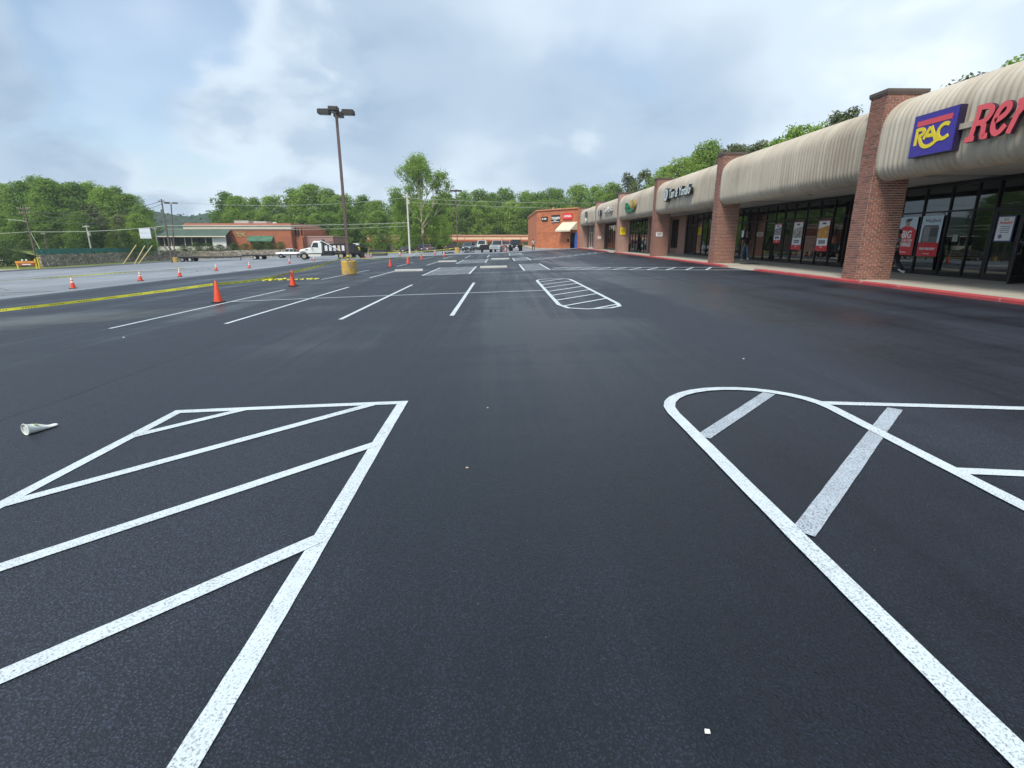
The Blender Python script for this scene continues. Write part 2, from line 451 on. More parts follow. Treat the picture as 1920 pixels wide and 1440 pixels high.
def m_fascia(name):
    m, t, b = base_mat(name)
    g = N(t, 'ShaderNodeNewGeometry')
    st = noise_n(t, wpos(t, (0.7, 3.2, 0.28)), 1.0, 5, 0.65, 0.3)
    bl = noise_n(t, g.outputs['Position'], 0.35, 4, 0.6)
    k = math_n(t, 'ADD', math_n(t, 'MULTIPLY', st, 0.5), math_n(t, 'MULTIPLY', bl, 0.5))
    c = ramp(t, k, [(0.36, (0.335, 0.285, 0.222)), (0.48, (0.450, 0.395, 0.315)), (0.62, (0.545, 0.490, 0.405))])
    L(t, c, b.inputs['Base Color']); b.inputs['Roughness'].default_value = 0.6
    return m
def m_concrete(name, col, var=0.2, s=1.2):
    m, t, b = base_mat(name)
    p = wpos(t)
    n1 = noise_n(t, p, s, 6, 0.65); n2 = noise_n(t, p, 30, 4, 0.6)
    k = math_n(t, 'ADD', math_n(t, 'MULTIPLY', n1, 0.7), math_n(t, 'MULTIPLY', n2, 0.3))
    L(t, ramp(t, k, [(0.32, tuple(c * (1 - var) for c in col)), (0.66, tuple(c * (1 + var * 0.6) for c in col))]), b.inputs['Base Color'])
    b.inputs['Roughness'].default_value = 0.85
    bump_n(t, b, n2, 0.3, 0.004)
    return m
def m_chipped(name, col, under, amt=0.40, s=3.0):
    # paint over concrete, scuffed through in places
    m, t, b = base_mat(name)
    p = wpos(t)
    n = noise_n(t, p, s, 7, 0.72, 0.4); n2 = noise_n(t, p, 1.1, 4, 0.6)
    f = ramp(t, n, [(amt - 0.03, 0.0), (amt + 0.02, 1.0)])
    cc = ramp(t, n2, [(0.3, tuple(c * 0.8 for c in col)), (0.7, tuple(min(1, c * 1.12) for c in col))])
    L(t, mixc(t, f, under, cc), b.inputs['Base Color']); b.inputs['Roughness'].default_value = 0.65
    bump_n(t, b, n, 0.25, 0.006)
    return m
def m_tape(name):
    # caution tape: yellow film with black lettering blocks along its length (u runs in metres)
    m, t, b = base_mat(name)
    uv = N(t, 'ShaderNodeUVMap'); s = N(t, 'ShaderNodeSeparateXYZ'); L(t, uv.outputs[0], s.inputs[0])
    fu = math_n(t, 'FRACT', math_n(t, 'MULTIPLY', s.outputs[0], 1.6))
    word = math_n(t, 'LESS_THAN', fu, 0.55)
    let = math_n(t, 'LESS_THAN', math_n(t, 'FRACT', math_n(t, 'MULTIPLY', s.outputs[0], 17.0)), 0.5)
    vm = math_n(t, 'MULTIPLY', math_n(t, 'GREATER_THAN', s.outputs[1], 0.33), math_n(t, 'LESS_THAN', s.outputs[1], 0.67))
    f = math_n(t, 'MULTIPLY', math_n(t, 'MULTIPLY', word, let), vm)
    L(t, mixc(t, f, (0.80, 0.78, 0.07), (0.04, 0.04, 0.03)), b.inputs['Base Color'])
    b.inputs['Roughness'].default_value = 0.4
    return m
def m_corr(name, a, c2, axis=1, per=0.25):
    m, t, b = base_mat(name)
    g = N(t, 'ShaderNodeNewGeometry'); s = N(t, 'ShaderNodeSeparateXYZ'); L(t, g.outputs['Position'], s.inputs[0])
    w = math_n(t, 'FRACT', math_n(t, 'DIVIDE', s.outputs[axis], per))
    n = noise_n(t, g.outputs['Position'], 0.5, 5, 0.6)
    L(t, ramp(t, n, [(0.3, a), (0.7, c2)]), b.inputs['Base Color'])
    b.inputs['Roughness'].default_value = 0.7
    bump_n(t, b, ramp(t, w, [(0.0, 0.0), (0.1, 1.0), (0.9, 1.0), (1.0, 0.0)]), 0.6, 0.03)
    return m

ASPH = m_asphalt_new()
ASPH_OLD = m_asphalt_old('worn_asphalt', (0.150, 0.168, 0.195), (0.270, 0.298, 0.335))
ASPH_MID = m_asphalt_old('dull_asphalt', (0.040, 0.046, 0.056), (0.075, 0.084, 0.098))
PAINT = m_paint('road_paint', (0.60, 0.675, 0.725))
PAINT_THIN = m_paint('thin_road_paint', (0.44, 0.50, 0.57), thin=0.05)
GRASS = m_grass('grass', (0.075, 0.11, 0.03), (0.14, 0.175, 0.05), (0.24, 0.23, 0.09))
STONE = m_stone('fieldstone')
FASCIA = m_fascia('beige_metal')
CONC = m_concrete('concrete', (0.42, 0.39, 0.33))
CONC_W = m_concrete('pale_concrete', (0.46, 0.47, 0.45), 0.15)
KERB_RED = m_chipped('red_kerb_paint', (0.42, 0.055, 0.06), (0.38, 0.33, 0.29), 0.36)
BASE_YEL = m_chipped('yellow_base_paint', (0.56, 0.36, 0.075), (0.34, 0.27, 0.18), 0.44, 2.2)
BRICK_P = m_island('red_brick', [(0.24, 0.100, 0.070), (0.31, 0.138, 0.098), (0.28, 0.118, 0.083), (0.17, 0.080, 0.062), (0.35, 0.17, 0.125)])
MORTAR = m_concrete('mortar', (0.66, 0.55, 0.47), 0.10, 4.0)
BRICK_F = m_brickwork('red_brickwork', (0.28, 0.115, 0.082), (0.47, 0.37, 0.32), joint=0.013)
BRICK_O = m_brickwork('orange_brickwork', (0.50, 0.155, 0.065), (0.46, 0.20, 0.11), 0.205, 0.0755, 0.006)
BRICK_R = m_brickwork('russet_brickwork', (0.40, 0.125, 0.060), (0.38, 0.17, 0.10), 0.205, 0.0755, 0.006)
GLASS = m_glass('shop_glass')
CARGLASS = plain('car_glass', (0.012, 0.016, 0.018), 0.06, var=0.1, spec=0.8)
FRAME = plain('bronze_frame', (0.014, 0.012, 0.014), 0.35, 0.4)
BLACK = plain('black_paint', (0.010, 0.010, 0.011), 0.4)
DARK = plain('dark_steel', (0.030, 0.028, 0.028), 0.55, 0.2)
RUBBER = plain('tyre_rubber', (0.012, 0.012, 0.012), 0.8)
WHITE = plain('white_paint', (0.78, 0.78, 0.76), 0.45, var=0.07)
CHROME = plain('bright_metal', (0.62, 0.62, 0.62), 0.28, 0.9, var=0.1)
POLE_BR = plain('brown_pole', (0.15, 0.105, 0.10), 0.45, 0.3)
WOODP = plain('weathered_wood_pole', (0.14, 0.11, 0.085), 0.85, var=0.3, scale=6)
STEELP = plain('pale_pole', (0.46, 0.45, 0.42), 0.7, var=0.12)
CONE_O = plain('cone_orange', (0.78, 0.075, 0.022), 0.42, var=0.08)
CONE_B = plain('cone_base', (0.025, 0.020, 0.020), 0.7)
CONE_W = plain('cone_collar', (0.78, 0.74, 0.70), 0.5, var=0.08)
TAPE = m_tape('caution_tape_film')
LEAF_A = m_leaf('broad_leaf', (0.090, 0.175, 0.040), (0.270, 0.385, 0.080), 0.45)
LEAF_B = m_leaf('fresh_leaf', (0.130, 0.230, 0.044), (0.300, 0.425, 0.088), 0.45)
LEAF_P = m_leaf('pine_needle', (0.055, 0.085, 0.034), (0.150, 0.175, 0.068), 0.2)
LEAF_D = m_leaf('shade_leaf', (0.050, 0.098, 0.028), (0.125, 0.195, 0.048), 0.3)  # dark green foliage of the shrubs and bushy trees
BARK = plain('bark', (0.11, 0.085, 0.06), 0.9, var=0.3, scale=5, bump=0.4)
BARK_PALE = plain('pale_bark', (0.44, 0.38, 0.28), 0.85, var=0.25, scale=4)

# ================================================================ THE SETTING
def sheet(xs_of_y, ys, dz, name, mat):
    mb = MB(); n = len(xs_of_y(ys[0]))
    for y in ys:
        for x in xs_of_y(y): mb.v.append((x, y, gz(x, y) + dz))
    for i in range(len(ys) - 1):
        for j in range(n - 1):
            a = i * n + j
            mb.f.append((a, a + 1, a + n + 1, a + n)); mb.m.append(0); mb.sm.append(True)
    return struct(mb.build(name, mat, fix=False))
def frange(a, b, s):
    n = max(1, int(round((b - a) / s)))
    return [a + (b - a) * i / n for i in range(n + 1)]
gx = [-1200, -700, -350, -200, -140] + frange(-110, 60, 2.5) + [80, 120, 200, 400, 1200]
gy = [-300, -90] + frange(-40, 160, 2.5) + [180, 210, 260, 340, 500, 800, 1500]
ground = sheet(lambda y: gx, gy, -0.04, 'ground', GRASS)
def old_edge(y):                      # kerbless edge of the worn asphalt along the grass verge
    if y < 73: return -66 + 0.03 * (73 - y)
    if y < 108: return -63.5 - 0.09 * (y - 73)
    return -66.7 + 0.55 * (y - 108)
worn = sheet(lambda y: [old_edge(y) + (40 - old_edge(y)) * k / 60 for k in range(61)], frange(-40, 128, 2.0), 0.0, 'worn_parking_lot', ASPH_OLD)
band = sheet(lambda y: [old_edge(y) + 0.3 + 5.4 * k / 4 for k in range(5)], frange(20, 107, 2.0), 0.008, 'dark_lane', ASPH_MID)
road = sheet(lambda y: [-110 + 44 * k / 12 - max(0, 73 - y) * 0.0 for k in range(13)], frange(66, 74.5, 1.4), -0.02, 'side_road', m_concrete('road_concrete', (0.50, 0.49, 0.46), 0.12))
def new_edge(y):
    return -23.6 - 0.012 * max(0, y - 10) - (0.0008 * (y - 30) ** 2 if y > 30 else 0) * 0.9
lot = sheet(lambda y: [new_edge(y) + (11.80 - new_edge(y)) * k / 46 for k in range(47)], frange(-30, 79.5, 1.0), 0.016, 'parking_lot', ASPH)
# a strip where the sealer thinned, between the taped edge and the stalls
thin_m = m_asphalt_old('thin_seal', (0.030, 0.033, 0.038), (0.060, 0.064, 0.070))

mk_i = [0]
def stripe(pts, w=0.105, mat=None, name='painted_line', closed=False):
    mat = mat or PAINT
    P = []
    for i in range(len(pts) - (0 if closed else 1)):
        a, b = Vector(pts[i]), Vector(pts[(i + 1) % len(pts)])
        k = max(1, int((b - a).length / (0.12 if max(abs(a.y), abs(b.y)) < 7 else 0.6)))
        for j in range(k): P.append(a.lerp(b, j / k))
    if not closed: P.append(Vector(pts[-1]))
    n = len(P); off = 0.0205 + 0.0007 * (mk_i[0] % 7); mk_i[0] += 1
    rnd = random.Random(mk_i[0])
    mb = MB()
    for i, p in enumerate(P):
        a = P[i - 1] if (closed or i) else P[i]
        b = P[(i + 1) % n] if (closed or i < n - 1) else P[i]
        d1 = (p - a); d2 = (b - p)
        if d1.length < 1e-6: d1 = d2
        if d2.length < 1e-6: d2 = d1
        d1.normalize(); d2.normalize()
        t = (d1 + d2).normalized(); nn = Vector((-t.y, t.x))
        k = 1 / max(0.4, nn.dot(Vector((-d1.y, d1.x))))
        hw = w / 2 * k
        for s in (1, -1):
            q = p + nn * s * (hw + rnd.uniform(-0.0016, 0.0016) + 0.003 * math.sin(i * 0.21 + s * 1.7 + mk_i[0]))
            mb.v.append((q.x, q.y, gz(q.x, q.y) + off))
    for i in range(n if closed else n - 1):
        j = (i + 1) % n
        mb.f.append((2 * i, 2 * i + 1, 2 * j + 1, 2 * j)); mb.m.append(0); mb.sm.append(False)
    return mb.build(name, mat, lot, fix=False)
# hatched box, front left
stripe([(-3.43, 0.2), (-3.43, 5.28), (-1.06, 5.32), (-1.05, -0.5)])
for a, b in [((-2.72, 5.28), (-3.41, 4.57)), ((-1.36, 5.30), (-3.41, 3.27)), ((-1.07, 4.14), (-3.41, 1.85)), ((-1.07, 2.67), (-3.41, 0.38)), ((-1.06, 1.2), (-2.6, -0.3))]:
    stripe([a, b])
# round-ended island, front right
arc = [(1.66, 4.70)] + [(2.44 + 0.78 * math.cos(math.pi * (1 - k / 14)), 4.72 + 0.76 * math.sin(math.pi * (1 - k / 14))) for k in range(15)]
stripe([(1.66, -0.5), (1.66, 4.70)] + arc[2:] + [(3.21, 3.3), (3.20, -0.5)], 0.11)
for a, b in [((1.71, 4.07), (2.88, 5.27)), ((1.71, 2.57), (3.80, 4.66)), ((1.71, 1.0), (3.15, 2.45))]:
    stripe([a, b], 0.125, PAINT_THIN)
stripe([(3.22, 4.89), (4.95, 4.58), (9.0, 3.9)], 0.105)
stripe([(3.24, 3.29), (3.70, 3.21), (8.0, 2.4)], 0.105)
# island in the next row
isl = [(1.53, 13.6), (1.53, 21.9)] + [(2.25 + 0.72 * math.cos(math.pi * (1 - k / 10)), 22.1 + 0.85 * math.sin(math.pi * (1 - k / 10)) ** 0.8) for k in range(1, 10)] + [(2.97, 21.9), (3.05, 13.5), (2.98, 12.95), (2.7, 12.65), (2.1, 12.55), (1.68, 12.85)]
stripe(isl, 0.11, closed=True)
for a, b in [((1.56, 21.4), (2.70, 22.7)), ((1.56, 20.05), (2.95, 21.55)), ((1.57, 18.7), (2.95, 20.2)), ((1.58, 17.3), (2.96, 18.85)), ((1.58, 16.0), (2.97, 17.5)), ((1.58, 14.65), (3.0, 16.15)), ((1.58, 13.25), (3.0, 14.75)), ((2.3, 12.62), (3.02, 13.35))]:
    stripe([a, b], 0.10)
# stall rows
for x in (-9.07, -6.40, -3.74, -1.14): stripe([(x, 12.1), (x + 0.02, 22.2)])
stripe([(-9.1, 17.62), (1.5, 17.68)], 0.10)
stripe([(-9.62, 28.5), (-9.55, 32.9)]); stripe([(-9.45, 34.6), (-9.35, 37.9)]); stripe([(-6.99, 28.3), (-6.90, 37.4)])
stripe([(-9.1, 33.4), (1.35, 33.9)], 0.09)
for x in (-8.32, -5.9): stripe([(x, 42.6), (x, 51.0)])
stripe([(-8.4, 47.0), (1.2, 47.6)], 0.09, PAINT_THIN)
for x in (-8.92, -6.42, -3.93, -1.45): stripe([(x, 59.2), (x, 70.8)])
stripe([(-9.0, 65.0), (1.2, 65.2)], 0.09, PAINT_THIN)
def hatch(x0, x1, y0, y1, right=0):
    stripe([(x0, y0), (x0, y1)]); stripe([(x1, y0), (x1, y1)])
    stripe([(x0, y0 + 0.02), (x1, y0 + 0.02)], 0.09); stripe([(x0, y1 - 0.02), (x1, y1 - 0.02)], 0.09, PAINT_THIN)
    y = y0 - (x1 - x0) + 1.05
    while y < y1 - 0.2:
        a = (x0 + max(0, y0 - y), max(y, y0)); b = (min(x1, x0 + (y1 - y)), min(y1, y + (x1 - x0)))
        stripe([a, b], 0.13); y += 0.75
hatch(-4.24, -1.70, 28.65, 37.4); hatch(-3.66, -1.25, 43.9, 52.8)
hatch(1.36, 2.82, 30.1, 38.4); hatch(1.22, 2.64, 45.5, 53.4); hatch(1.17, 2.62, 63.0, 73.4)
# crosswalks to the ramps
A_ = [(2.88, 30.4), (7.7, 27.0), (11.78, 24.9)]; B_ = [(3.2, 32.3), (8.28, 29.0), (11.78, 27.3)]
stripe(A_, 0.15); stripe(B_, 0.15)
def along(pl, s):
    tot = [0]
    for i in range(len(pl) - 1): tot.append(tot[-1] + math.dist(pl[i], pl[i + 1]))
    d = s * tot[-1]
    for i in range(len(pl) - 1):
        if d <= tot[i + 1] + 1e-9:
            k = (d - tot[i]) / (tot[i + 1] - tot[i])
            return tuple(pl[i][q] + (pl[i + 1][q] - pl[i][q]) * k for q in (0, 1))
    return pl[-1]
for i in range(10): stripe([along(A_, i / 11), along(B_, min(1, (i + 1.15) / 11))], 0.12)
stripe([(2.8, 45.6), (11.3, 57.7)], 0.14); stripe([(2.7, 47.4), (10.6, 58.9)], 0.12)
for i in range(9): stripe([(2.9 + 0.88 * i, 46.0 + 1.27 * i), (3.5 + 0.88 * i, 48.0 + 1.30 * i)], 0.10, PAINT_THIN)
# far, the stalls on the worn lot by the truck
for x, y in ((-40, 96), (-37, 99), (-34, 101)):
    stripe([(x, y), (x + 3.2, y + 5.5)], 0.1, PAINT_THIN)

# ---------------------------------------------------------------- sidewalk and red kerb
ZS = 0.30
KX = 11.80
RAMPS = [(24.7, 27.5), (56.0, 58.7)]
walk = MB()
ys = [4.0] + [v for r_ in RAMPS for v in r_] + [82.5]
for i in range(0, len(ys) - 1):
    y0, y1 = ys[i], ys[i + 1]
    if i % 2 == 0:
        n = max(1, int((y1 - y0) / 1.6))
        for k in range(n):                                   # slabs with open joints
            a, b = y0 + (y1 - y0) * k / n, y0 + (y1 - y0) * (k + 1) / n
            walk.box(KX + 0.16, 14.05, a + 0.006, b - 0.006, -0.1, ZS + 0.002 * (k % 3)); walk.box(14.06, 17.2, a + 0.006, b - 0.006, -0.1, ZS + 0.002 * ((k + 1) % 3))
    else:
        walk.prism([(KX, 0.195), (KX + 1.5, ZS), (KX + 1.5, -0.1), (KX, -0.1)], y0 + 0.01, y1 - 0.01, 'y')
        walk.box(KX + 1.51, 17.2, y0 + 0.006, y1 - 0.006, -0.1, ZS + 0.001)
sidewalk = struct(walk.build('sidewalk', CONC))
kb = []
for i in range(0, len(ys), 2):
    y0, y1 = ys[i], ys[i + 1]
    n = max(1, round((y1 - y0) / 3.0))
    for k in range(n):
        a, b = y0 + (y1 - y0) * k / n, y0 + (y1 - y0) * (k + 1) / n
        m = MB()
        prof = [(KX, -0.1), (KX + 0.008, ZS - 0.03), (KX + 0.035, ZS + 0.004), (KX + 0.155, ZS + 0.006), (KX + 0.155, -0.1)]
        lo, hi = a + 0.006, b - 0.006
        dipa = 0.10 if (k == 0 and i > 0) else 0.0
        dipb = 0.10 if (k == n - 1 and i + 2 < len(ys)) else 0.0
        rs = []
        for yy, dip in ((lo, dipa), (lo + 0.8, 0), (hi - 0.8, 0), (hi, dipb)):
            rs.append([(x, yy, z - (dip if z > 0.1 else 0)) for x, z in prof])
        m.rings(rs)
        m.build('red_kerb', KERB_RED, sidewalk)

# ================================================================ THE STRIP MALL
mall = thing('strip_mall', 'long strip mall with ribbed beige fascia and red brick pillars', 'building', (14, 44, ZS))
PX0, PX1, PTOP = 12.0, 13.18, 6.05
PYF = [6.1, 18.30, 30.50, 42.60, 55.55, 68.45, 81.50]
PD = 0.75
def pillar_bricks(y0, y1):
    """centres, sizes and long axis of the bricks that clad one pillar; faces nearest the lot and the camera first"""
    near, side, far = [], [], []
    rows = int((PTOP - 0.06 - ZS) / 0.0755)
    for r_ in range(rows):
        z = ZS + 0.038 + 0.0755 * r_
        sh = 0.1025 if r_ % 2 else 0.0
        def run(lo, hi):
            e = [lo]; p = lo + (0.1025 if sh else 0.205)
            while p < hi - 0.04: e.append(p); p += 0.205
            e.append(hi); return [((a + b) / 2, b - a - 0.018) for a, b in zip(e[:-1], e[1:])]
        for c, l in run(PX0 - 0.008, PX1 + 0.008): near.append(((c, y0 + 0.012, z), (l, 0.042, 0.0565)))
        for c, l in run(y0 + 0.036, y1 - 0.036 + 0.03): side.append(((PX0 + 0.012, c, z), (0.042, l, 0.0565)))
        for c, l in run(y0 + 0.036, y1): far.append(((PX1 - 0.012, c, z), (0.042, l, 0.0565)))
    return near, side, far
BR_ME = {}
def brick_mesh(size):
    key = tuple(round(s, 3) for s in size)
    if key not in BR_ME:
        x, y, z = (s / 2 for s in key); e = 0.004
        bm = bmesh.new(); bmesh.ops.create_cube(bm, size=1.0)
        for v in bm.verts: v.co = Vector((v.co.x * 2 * x, v.co.y * 2 * y, v.co.z * 2 * z))
        me = bpy.data.meshes.new('brick'); bm.to_mesh(me); bm.free()
        me.materials.append(BRICK_P); BR_ME[key] = me
    return BR_ME[key]
COPE = plain('coping_metal', (0.115, 0.085, 0.070), 0.5, 0.2)
for i, yf in enumerate(PYF):
    y1, y0 = yf, yf - PD
    core = MB().box(PX0 + 0.006, PX1 - 0.006, y0 + 0.006, y1 - 0.006, ZS - 0.1, PTOP - 0.05)
    fine = i in (1, 2, 3)
    p = core.build('brick_pillar', MORTAR if fine else BRICK_F, mall, world=True)
    if not fine:
        p.data.materials[0] = BRICK_F
    cp = MB().box(PX0 - 0.05, PX1 + 0.10, y0 - 0.05, y1 + 0.05, PTOP - 0.05, PTOP + 0.045)
    cp.box(PX0 - 0.035, PX1 + 0.08, y0 - 0.035, y1 + 0.035, PTOP - 0.10, PTOP - 0.05)
    cp.build('coping', COPE, p, world=True)
    if fine:
        rnd = random.Random(i)
        near, side, far = pillar_bricks(y0, y1)
        single = near[:230] + side[:70] if i == 1 else []
        rest = (near[230:] + side[70:] + far) if i == 1 else near + side + far
        for c, s in single:
            b = link('brick', brick_mesh(s), p)
            b.location = Vector((c[0], c[1], c[2])) + Vector((rnd.uniform(-.003, .003), rnd.uniform(-.003, .003), rnd.uniform(-.0015, .0015))) - mall.location
        m = MB()
        for c, s in rest:
            m.obox((c[0] + rnd.uniform(-.003, .003), c[1] + rnd.uniform(-.003, .003), c[2]), s)
        o = m.build('brick_courses', BRICK_P, p, world=True, fix=False)
        o['kind'] = 'stuff'
# ribbed fascia of every bay: one curved profile swept along the front
FX = 12.02
prof = [(14.4, 5.86), (13.6, 5.86), (13.05, 5.85)]
for k in range(1, 10):
    a = math.pi / 2 * k / 9
    prof.append((13.05 - (13.05 - FX) * math.sin(a), 4.95 + 0.90 * math.cos(a)))
prof += [(FX - 0.012, 4.5), (FX - 0.006, 4.1)]
for k in range(0, 9):
    a = math.pi / 2 * k / 8
    prof.append((FX + 0.45 * (1 - math.cos(a)), 3.87 - 0.45 * math.sin(a)))
prof += [(12.62, 3.44)]
def fascia(y0, y1, pitch=0.205, step=6, amp=0.012):
    nrm = []
    for i in range(len(prof)):
        a = prof[max(i - 1, 0)]; b = prof[min(i + 1, len(prof) - 1)]
        t = Vector((b[0] - a[0], b[1] - a[1])).normalized(); nrm.append((t.y, -t.x))
    n = int((y1 - y0) / pitch * step)
    rs = []
    for k in range(n + 1):
        y = y0 + (y1 - y0) * k / n
        edge = min(y1 - y, y - y0)
        w = 0.0 if edge < 0.24 else amp * math.cos(2 * math.pi * (y - y0) / pitch)
        if edge < 0.16: w += 0.018                      # flat trim at the ends
        rs.append([(px + q[0] * w, y, pz + q[1] * w) for (px, pz), q in zip(prof, nrm)])
    m = MB(); m.rings(rs, False, False, 0, True, closed=False)
    return m
BAYS = []
for i in range(len(PYF) - 1):
    a, b = PYF[i], PYF[i + 1] - PD
    BAYS.append((a, b))
    fascia(a, b, step=6 if i < 3 else 4).build('fascia', FASCIA, mall, world=True)
SOFF = plain('soffit_board', (0.50, 0.49, 0.46), 0.8, var=0.08)
for a, b in BAYS:
    m = MB().box(12.60, 17.0, a, b, 3.62, 3.70)
    s = m.build('soffit', SOFF, mall, world=True)
    for f in (0.22, 0.62):
        yy = a + (b - a) * f
        d = MB().cyl((14.5, yy, 3.605), (14.5, yy, 3.63), 0.13, n=16)
        d.build('downlight', DARK, s, world=True)
WALLD = plain('store_wall', (0.20, 0.17, 0.15), 0.85)
m = MB().box(14.2, 40, 5.4, 83.0, 5.55, 5.75); m.box(39.6, 40, 5.4, 83.0, 0.0, 5.55); m.box(17.5, 39.6, 5.4, 5.7, 0, 5.55); m.box(14.0, 39.6, 82.6, 83.0, -0.2, 5.55)
m.build('roof', plain('roof_membrane', (0.35, 0.33, 0.30), 0.9), mall, world=True)
m = MB().box(12.7, 14.2, 5.4, 81.4, 5.50, 5.60); m.build('parapet', SOFF, mall, world=True)
# dim shop rooms behind the glass
room = MB().box(22.5, 22.7, 5.7, 82.4, 0.2, 3.8); room.box(16.9, 22.5, 5.7, 82.4, 3.74, 3.9); room.box(16.45, 22.5, 5.7, 82.4, 0.18, 0.29)
for y in (24.0, 38.4, 51.2, 65.2): room.box(16.9, 22.4, y - 0.1, y + 0.1, 0.29, 3.74)
room.build('shop_interior', plain('shop_wall', (0.16, 0.15, 0.14), 0.9), mall, world=True)
def storefront(x, edges, z_sill, z_tr, z_head, doors=(), frame=FRAME, low=None, glass=None, z_base=None):
    m = MB(); t = 0.055
    e = sorted(edges); a, b = e[0], e[-1]
    zb = z_base if z_base is not None else ZS + 0.002
    for i, y in enumerate(e): m.box(x - 0.06, x + 0.06, y - t / 2, y + t / 2, zb, z_head + 0.0)
    for j in range(len(e) - 1):
        y0, y1 = e[j] + t / 2, e[j + 1] - t / 2
        m.box(x - 0.055, x + 0.055, y0, y1, z_head - 0.13, z_head)
        if z_tr: m.box(x - 0.052, x + 0.052, y0, y1, z_tr - 0.025, z_tr + 0.03)
        m.box(x - 0.052, x + 0.052, y0, y1, zb, z_sill)
    sf = m.build('storefront_frame', frame, mall, world=True)
    for j in range(len(e) - 1):
        y0, y1 = e[j] + t / 2 - 0.004, e[j + 1] - t / 2 + 0.004
        cells = [(z_sill, z_tr - 0.02), (z_tr + 0.025, z_head - 0.125)] if z_tr else [(z_sill, z_head - 0.125)]
        for q, (z0, z1) in enumerate(cells):
            if q == 0 and j in doors:
                d = MB()
                d.box(x - 0.05, x + 0.0, y0 + 0.012, y0 + 0.10, zb + 0.01, z1); d.box(x - 0.05, x, y1 - 0.10, y1 - 0.012, zb + 0.01, z1)
                d.box(x - 0.048, x - 0.002, y0 + 0.10, y1 - 0.10, zb + 0.012, zb + 0.22); d.box(x - 0.048, x - 0.002, y0 + 0.10, y1 - 0.10, z1 - 0.10, z1 - 0.01)
                d.tube([(x - 0.05, y0 + 0.06, 1.15), (x - 0.10, y0 + 0.06, 1.15), (x - 0.10, y0 + 0.06, 1.5), (x - 0.05, y0 + 0.06, 1.5)], 0.013)
                d.build('door', frame, sf, world=True)
                z0 = zb + 0.215; y0 += 0.09; y1 -= 0.09
            MB().box(x - 0.010, x + 0.004, y0, y1, z0 - 0.005, z1 + 0.005).build('pane', GLASS if glass is None else glass, sf, world=True)
    return sf
SX = 16.4
storefront(SX, [6.2, 7.6, 9.0, 10.4, 11.8, 13.2, 14.4, 15.5, 16.6, 17.65, 18.45, 19.5, 20.7, 21.85, 22.9, 24.0], 0.36, 2.60, 3.61, doors=(8,))
storefront(SX, [24.06, 25.15, 26.3, 27.45, 28.65, 29.85, 30.85, 31.85, 33.0, 34.2, 35.3, 36.3, 37.2, 38.3], 0.36, 2.68, 3.61, doors=(5, 10))
storefront(SX, [38.36, 39.4, 40.4, 41.3, 42.3, 43.4, 44.6, 45.75, 47.0], 0.36, 2.78, 3.61, doors=(6,))
storefront(SX, [48.9, 50.3, 51.0], 0.85, 2.3, 3.35, z_base=0.78)
for b6 in ((SX - 0.15, SX + 0.15, 47.04, 48.86, ZS - .05, 3.61), (SX - 0.12, SX + 0.12, 48.87, 51.0, ZS - .05, 0.77), (SX - 0.12, SX + 0.12, 48.87, 51.0, 3.36, 3.61), (14.1, SX + 0.15, 51.03, 51.3, ZS - .05, 3.61)):
    MB().box(*b6).build('brick_wall', BRICK_F, mall, world=True)
storefront(14.2, [51.36, 52.7, 53.8, 55.0, 56.2, 57.4, 58.7, 59.9, 61.1, 62.3, 63.5, 64.9], 0.36, 2.45, 3.61, doors=(3, 4, 7))
storefront(14.2, [65.5, 66.6, 67.8, 69.0, 70.3, 71.6, 73.3, 74.6], 0.36, None, 3.61)
for b6 in ((14.05, 14.35, 64.95, 65.44, ZS - .05, 3.61), (13.3, 14.35, 74.66, 75.0, ZS - .05, 3.61), (13.3, 13.5, 75.01, 76.9, ZS - 0.05, 3.61), (13.3, 13.5, 80.1, 82.6, ZS - .05, 3.61)):
    MB().box(*b6).build('brick_wall', BRICK_F, mall, world=True)
storefront(13.4, [76.95, 78.5, 80.05], 0.42, 2.45, 3.61, frame=WHITE)

# ================================================================ SIGNS AND POSTERS ON THE MALL
def strokes(m, paths, w, z0, z1, mi=0):
    """flat lettering: every path is a pen stroke of width w, raised from z0 to z1"""
    for q, path in enumerate(paths):
        P = [Vector(p) for p in path]; n = len(P); ring = []
        zz = z1 + 0.0006 * q
        for i, p in enumerate(P):
            a = P[max(i - 1, 0)]; b = P[min(i + 1, n - 1)]
            d1 = (p - a) if i else (b - p); d2 = (b - p) if i < n - 1 else (p - a)
            d1 = d1.normalized(); d2 = d2.normalized(); t = (d1 + d2).normalized()
            nn = Vector((-t.y, t.x)); k = min(1.6, 1 / max(0.3, nn.dot(Vector((-d1.y, d1.x)))))
            o = nn * (w / 2 * k)
            ring.append([(p.x + o.x, p.y + o.y, z0), (p.x - o.x, p.y - o.y, z0), (p.x - o.x, p.y - o.y, zz), (p.x + o.x, p.y + o.y, zz)])
        m.rings(ring, True, True, mi)
    return m
def smooth_path(pts, k=4):
    P = [Vector(p) for p in pts]; out_ = []
    for i in range(len(P) - 1):
        p0, p1, p2, p3 = P[max(i - 1, 0)], P[i], P[i + 1], P[min(i + 2, len(P) - 1)]
        for j in range(k):
            t = j / k
            out_.append(0.5 * ((2 * p1) + (p2 - p0) * t + (2 * p0 - 5 * p1 + 4 * p2 - p3) * t * t + (3 * p1 - p0 - 3 * p2 + p3) * t ** 3))
    out_.append(P[-1]); return out_
BLUE_S = plain('sign_blue', (0.040, 0.022, 0.30), 0.3, var=0.06)
BLUE_E = plain('sign_edge', (0.020, 0.012, 0.045), 0.4)
YEL_S = plain('sign_yellow', (0.82, 0.64, 0.015), 0.35, var=0.04)
RED_S = plain('sign_red', (0.70, 0.07, 0.09), 0.35, var=0.05)
PINK_S = plain('letter_pink', (0.78, 0.105, 0.125), 0.4, var=0.06)
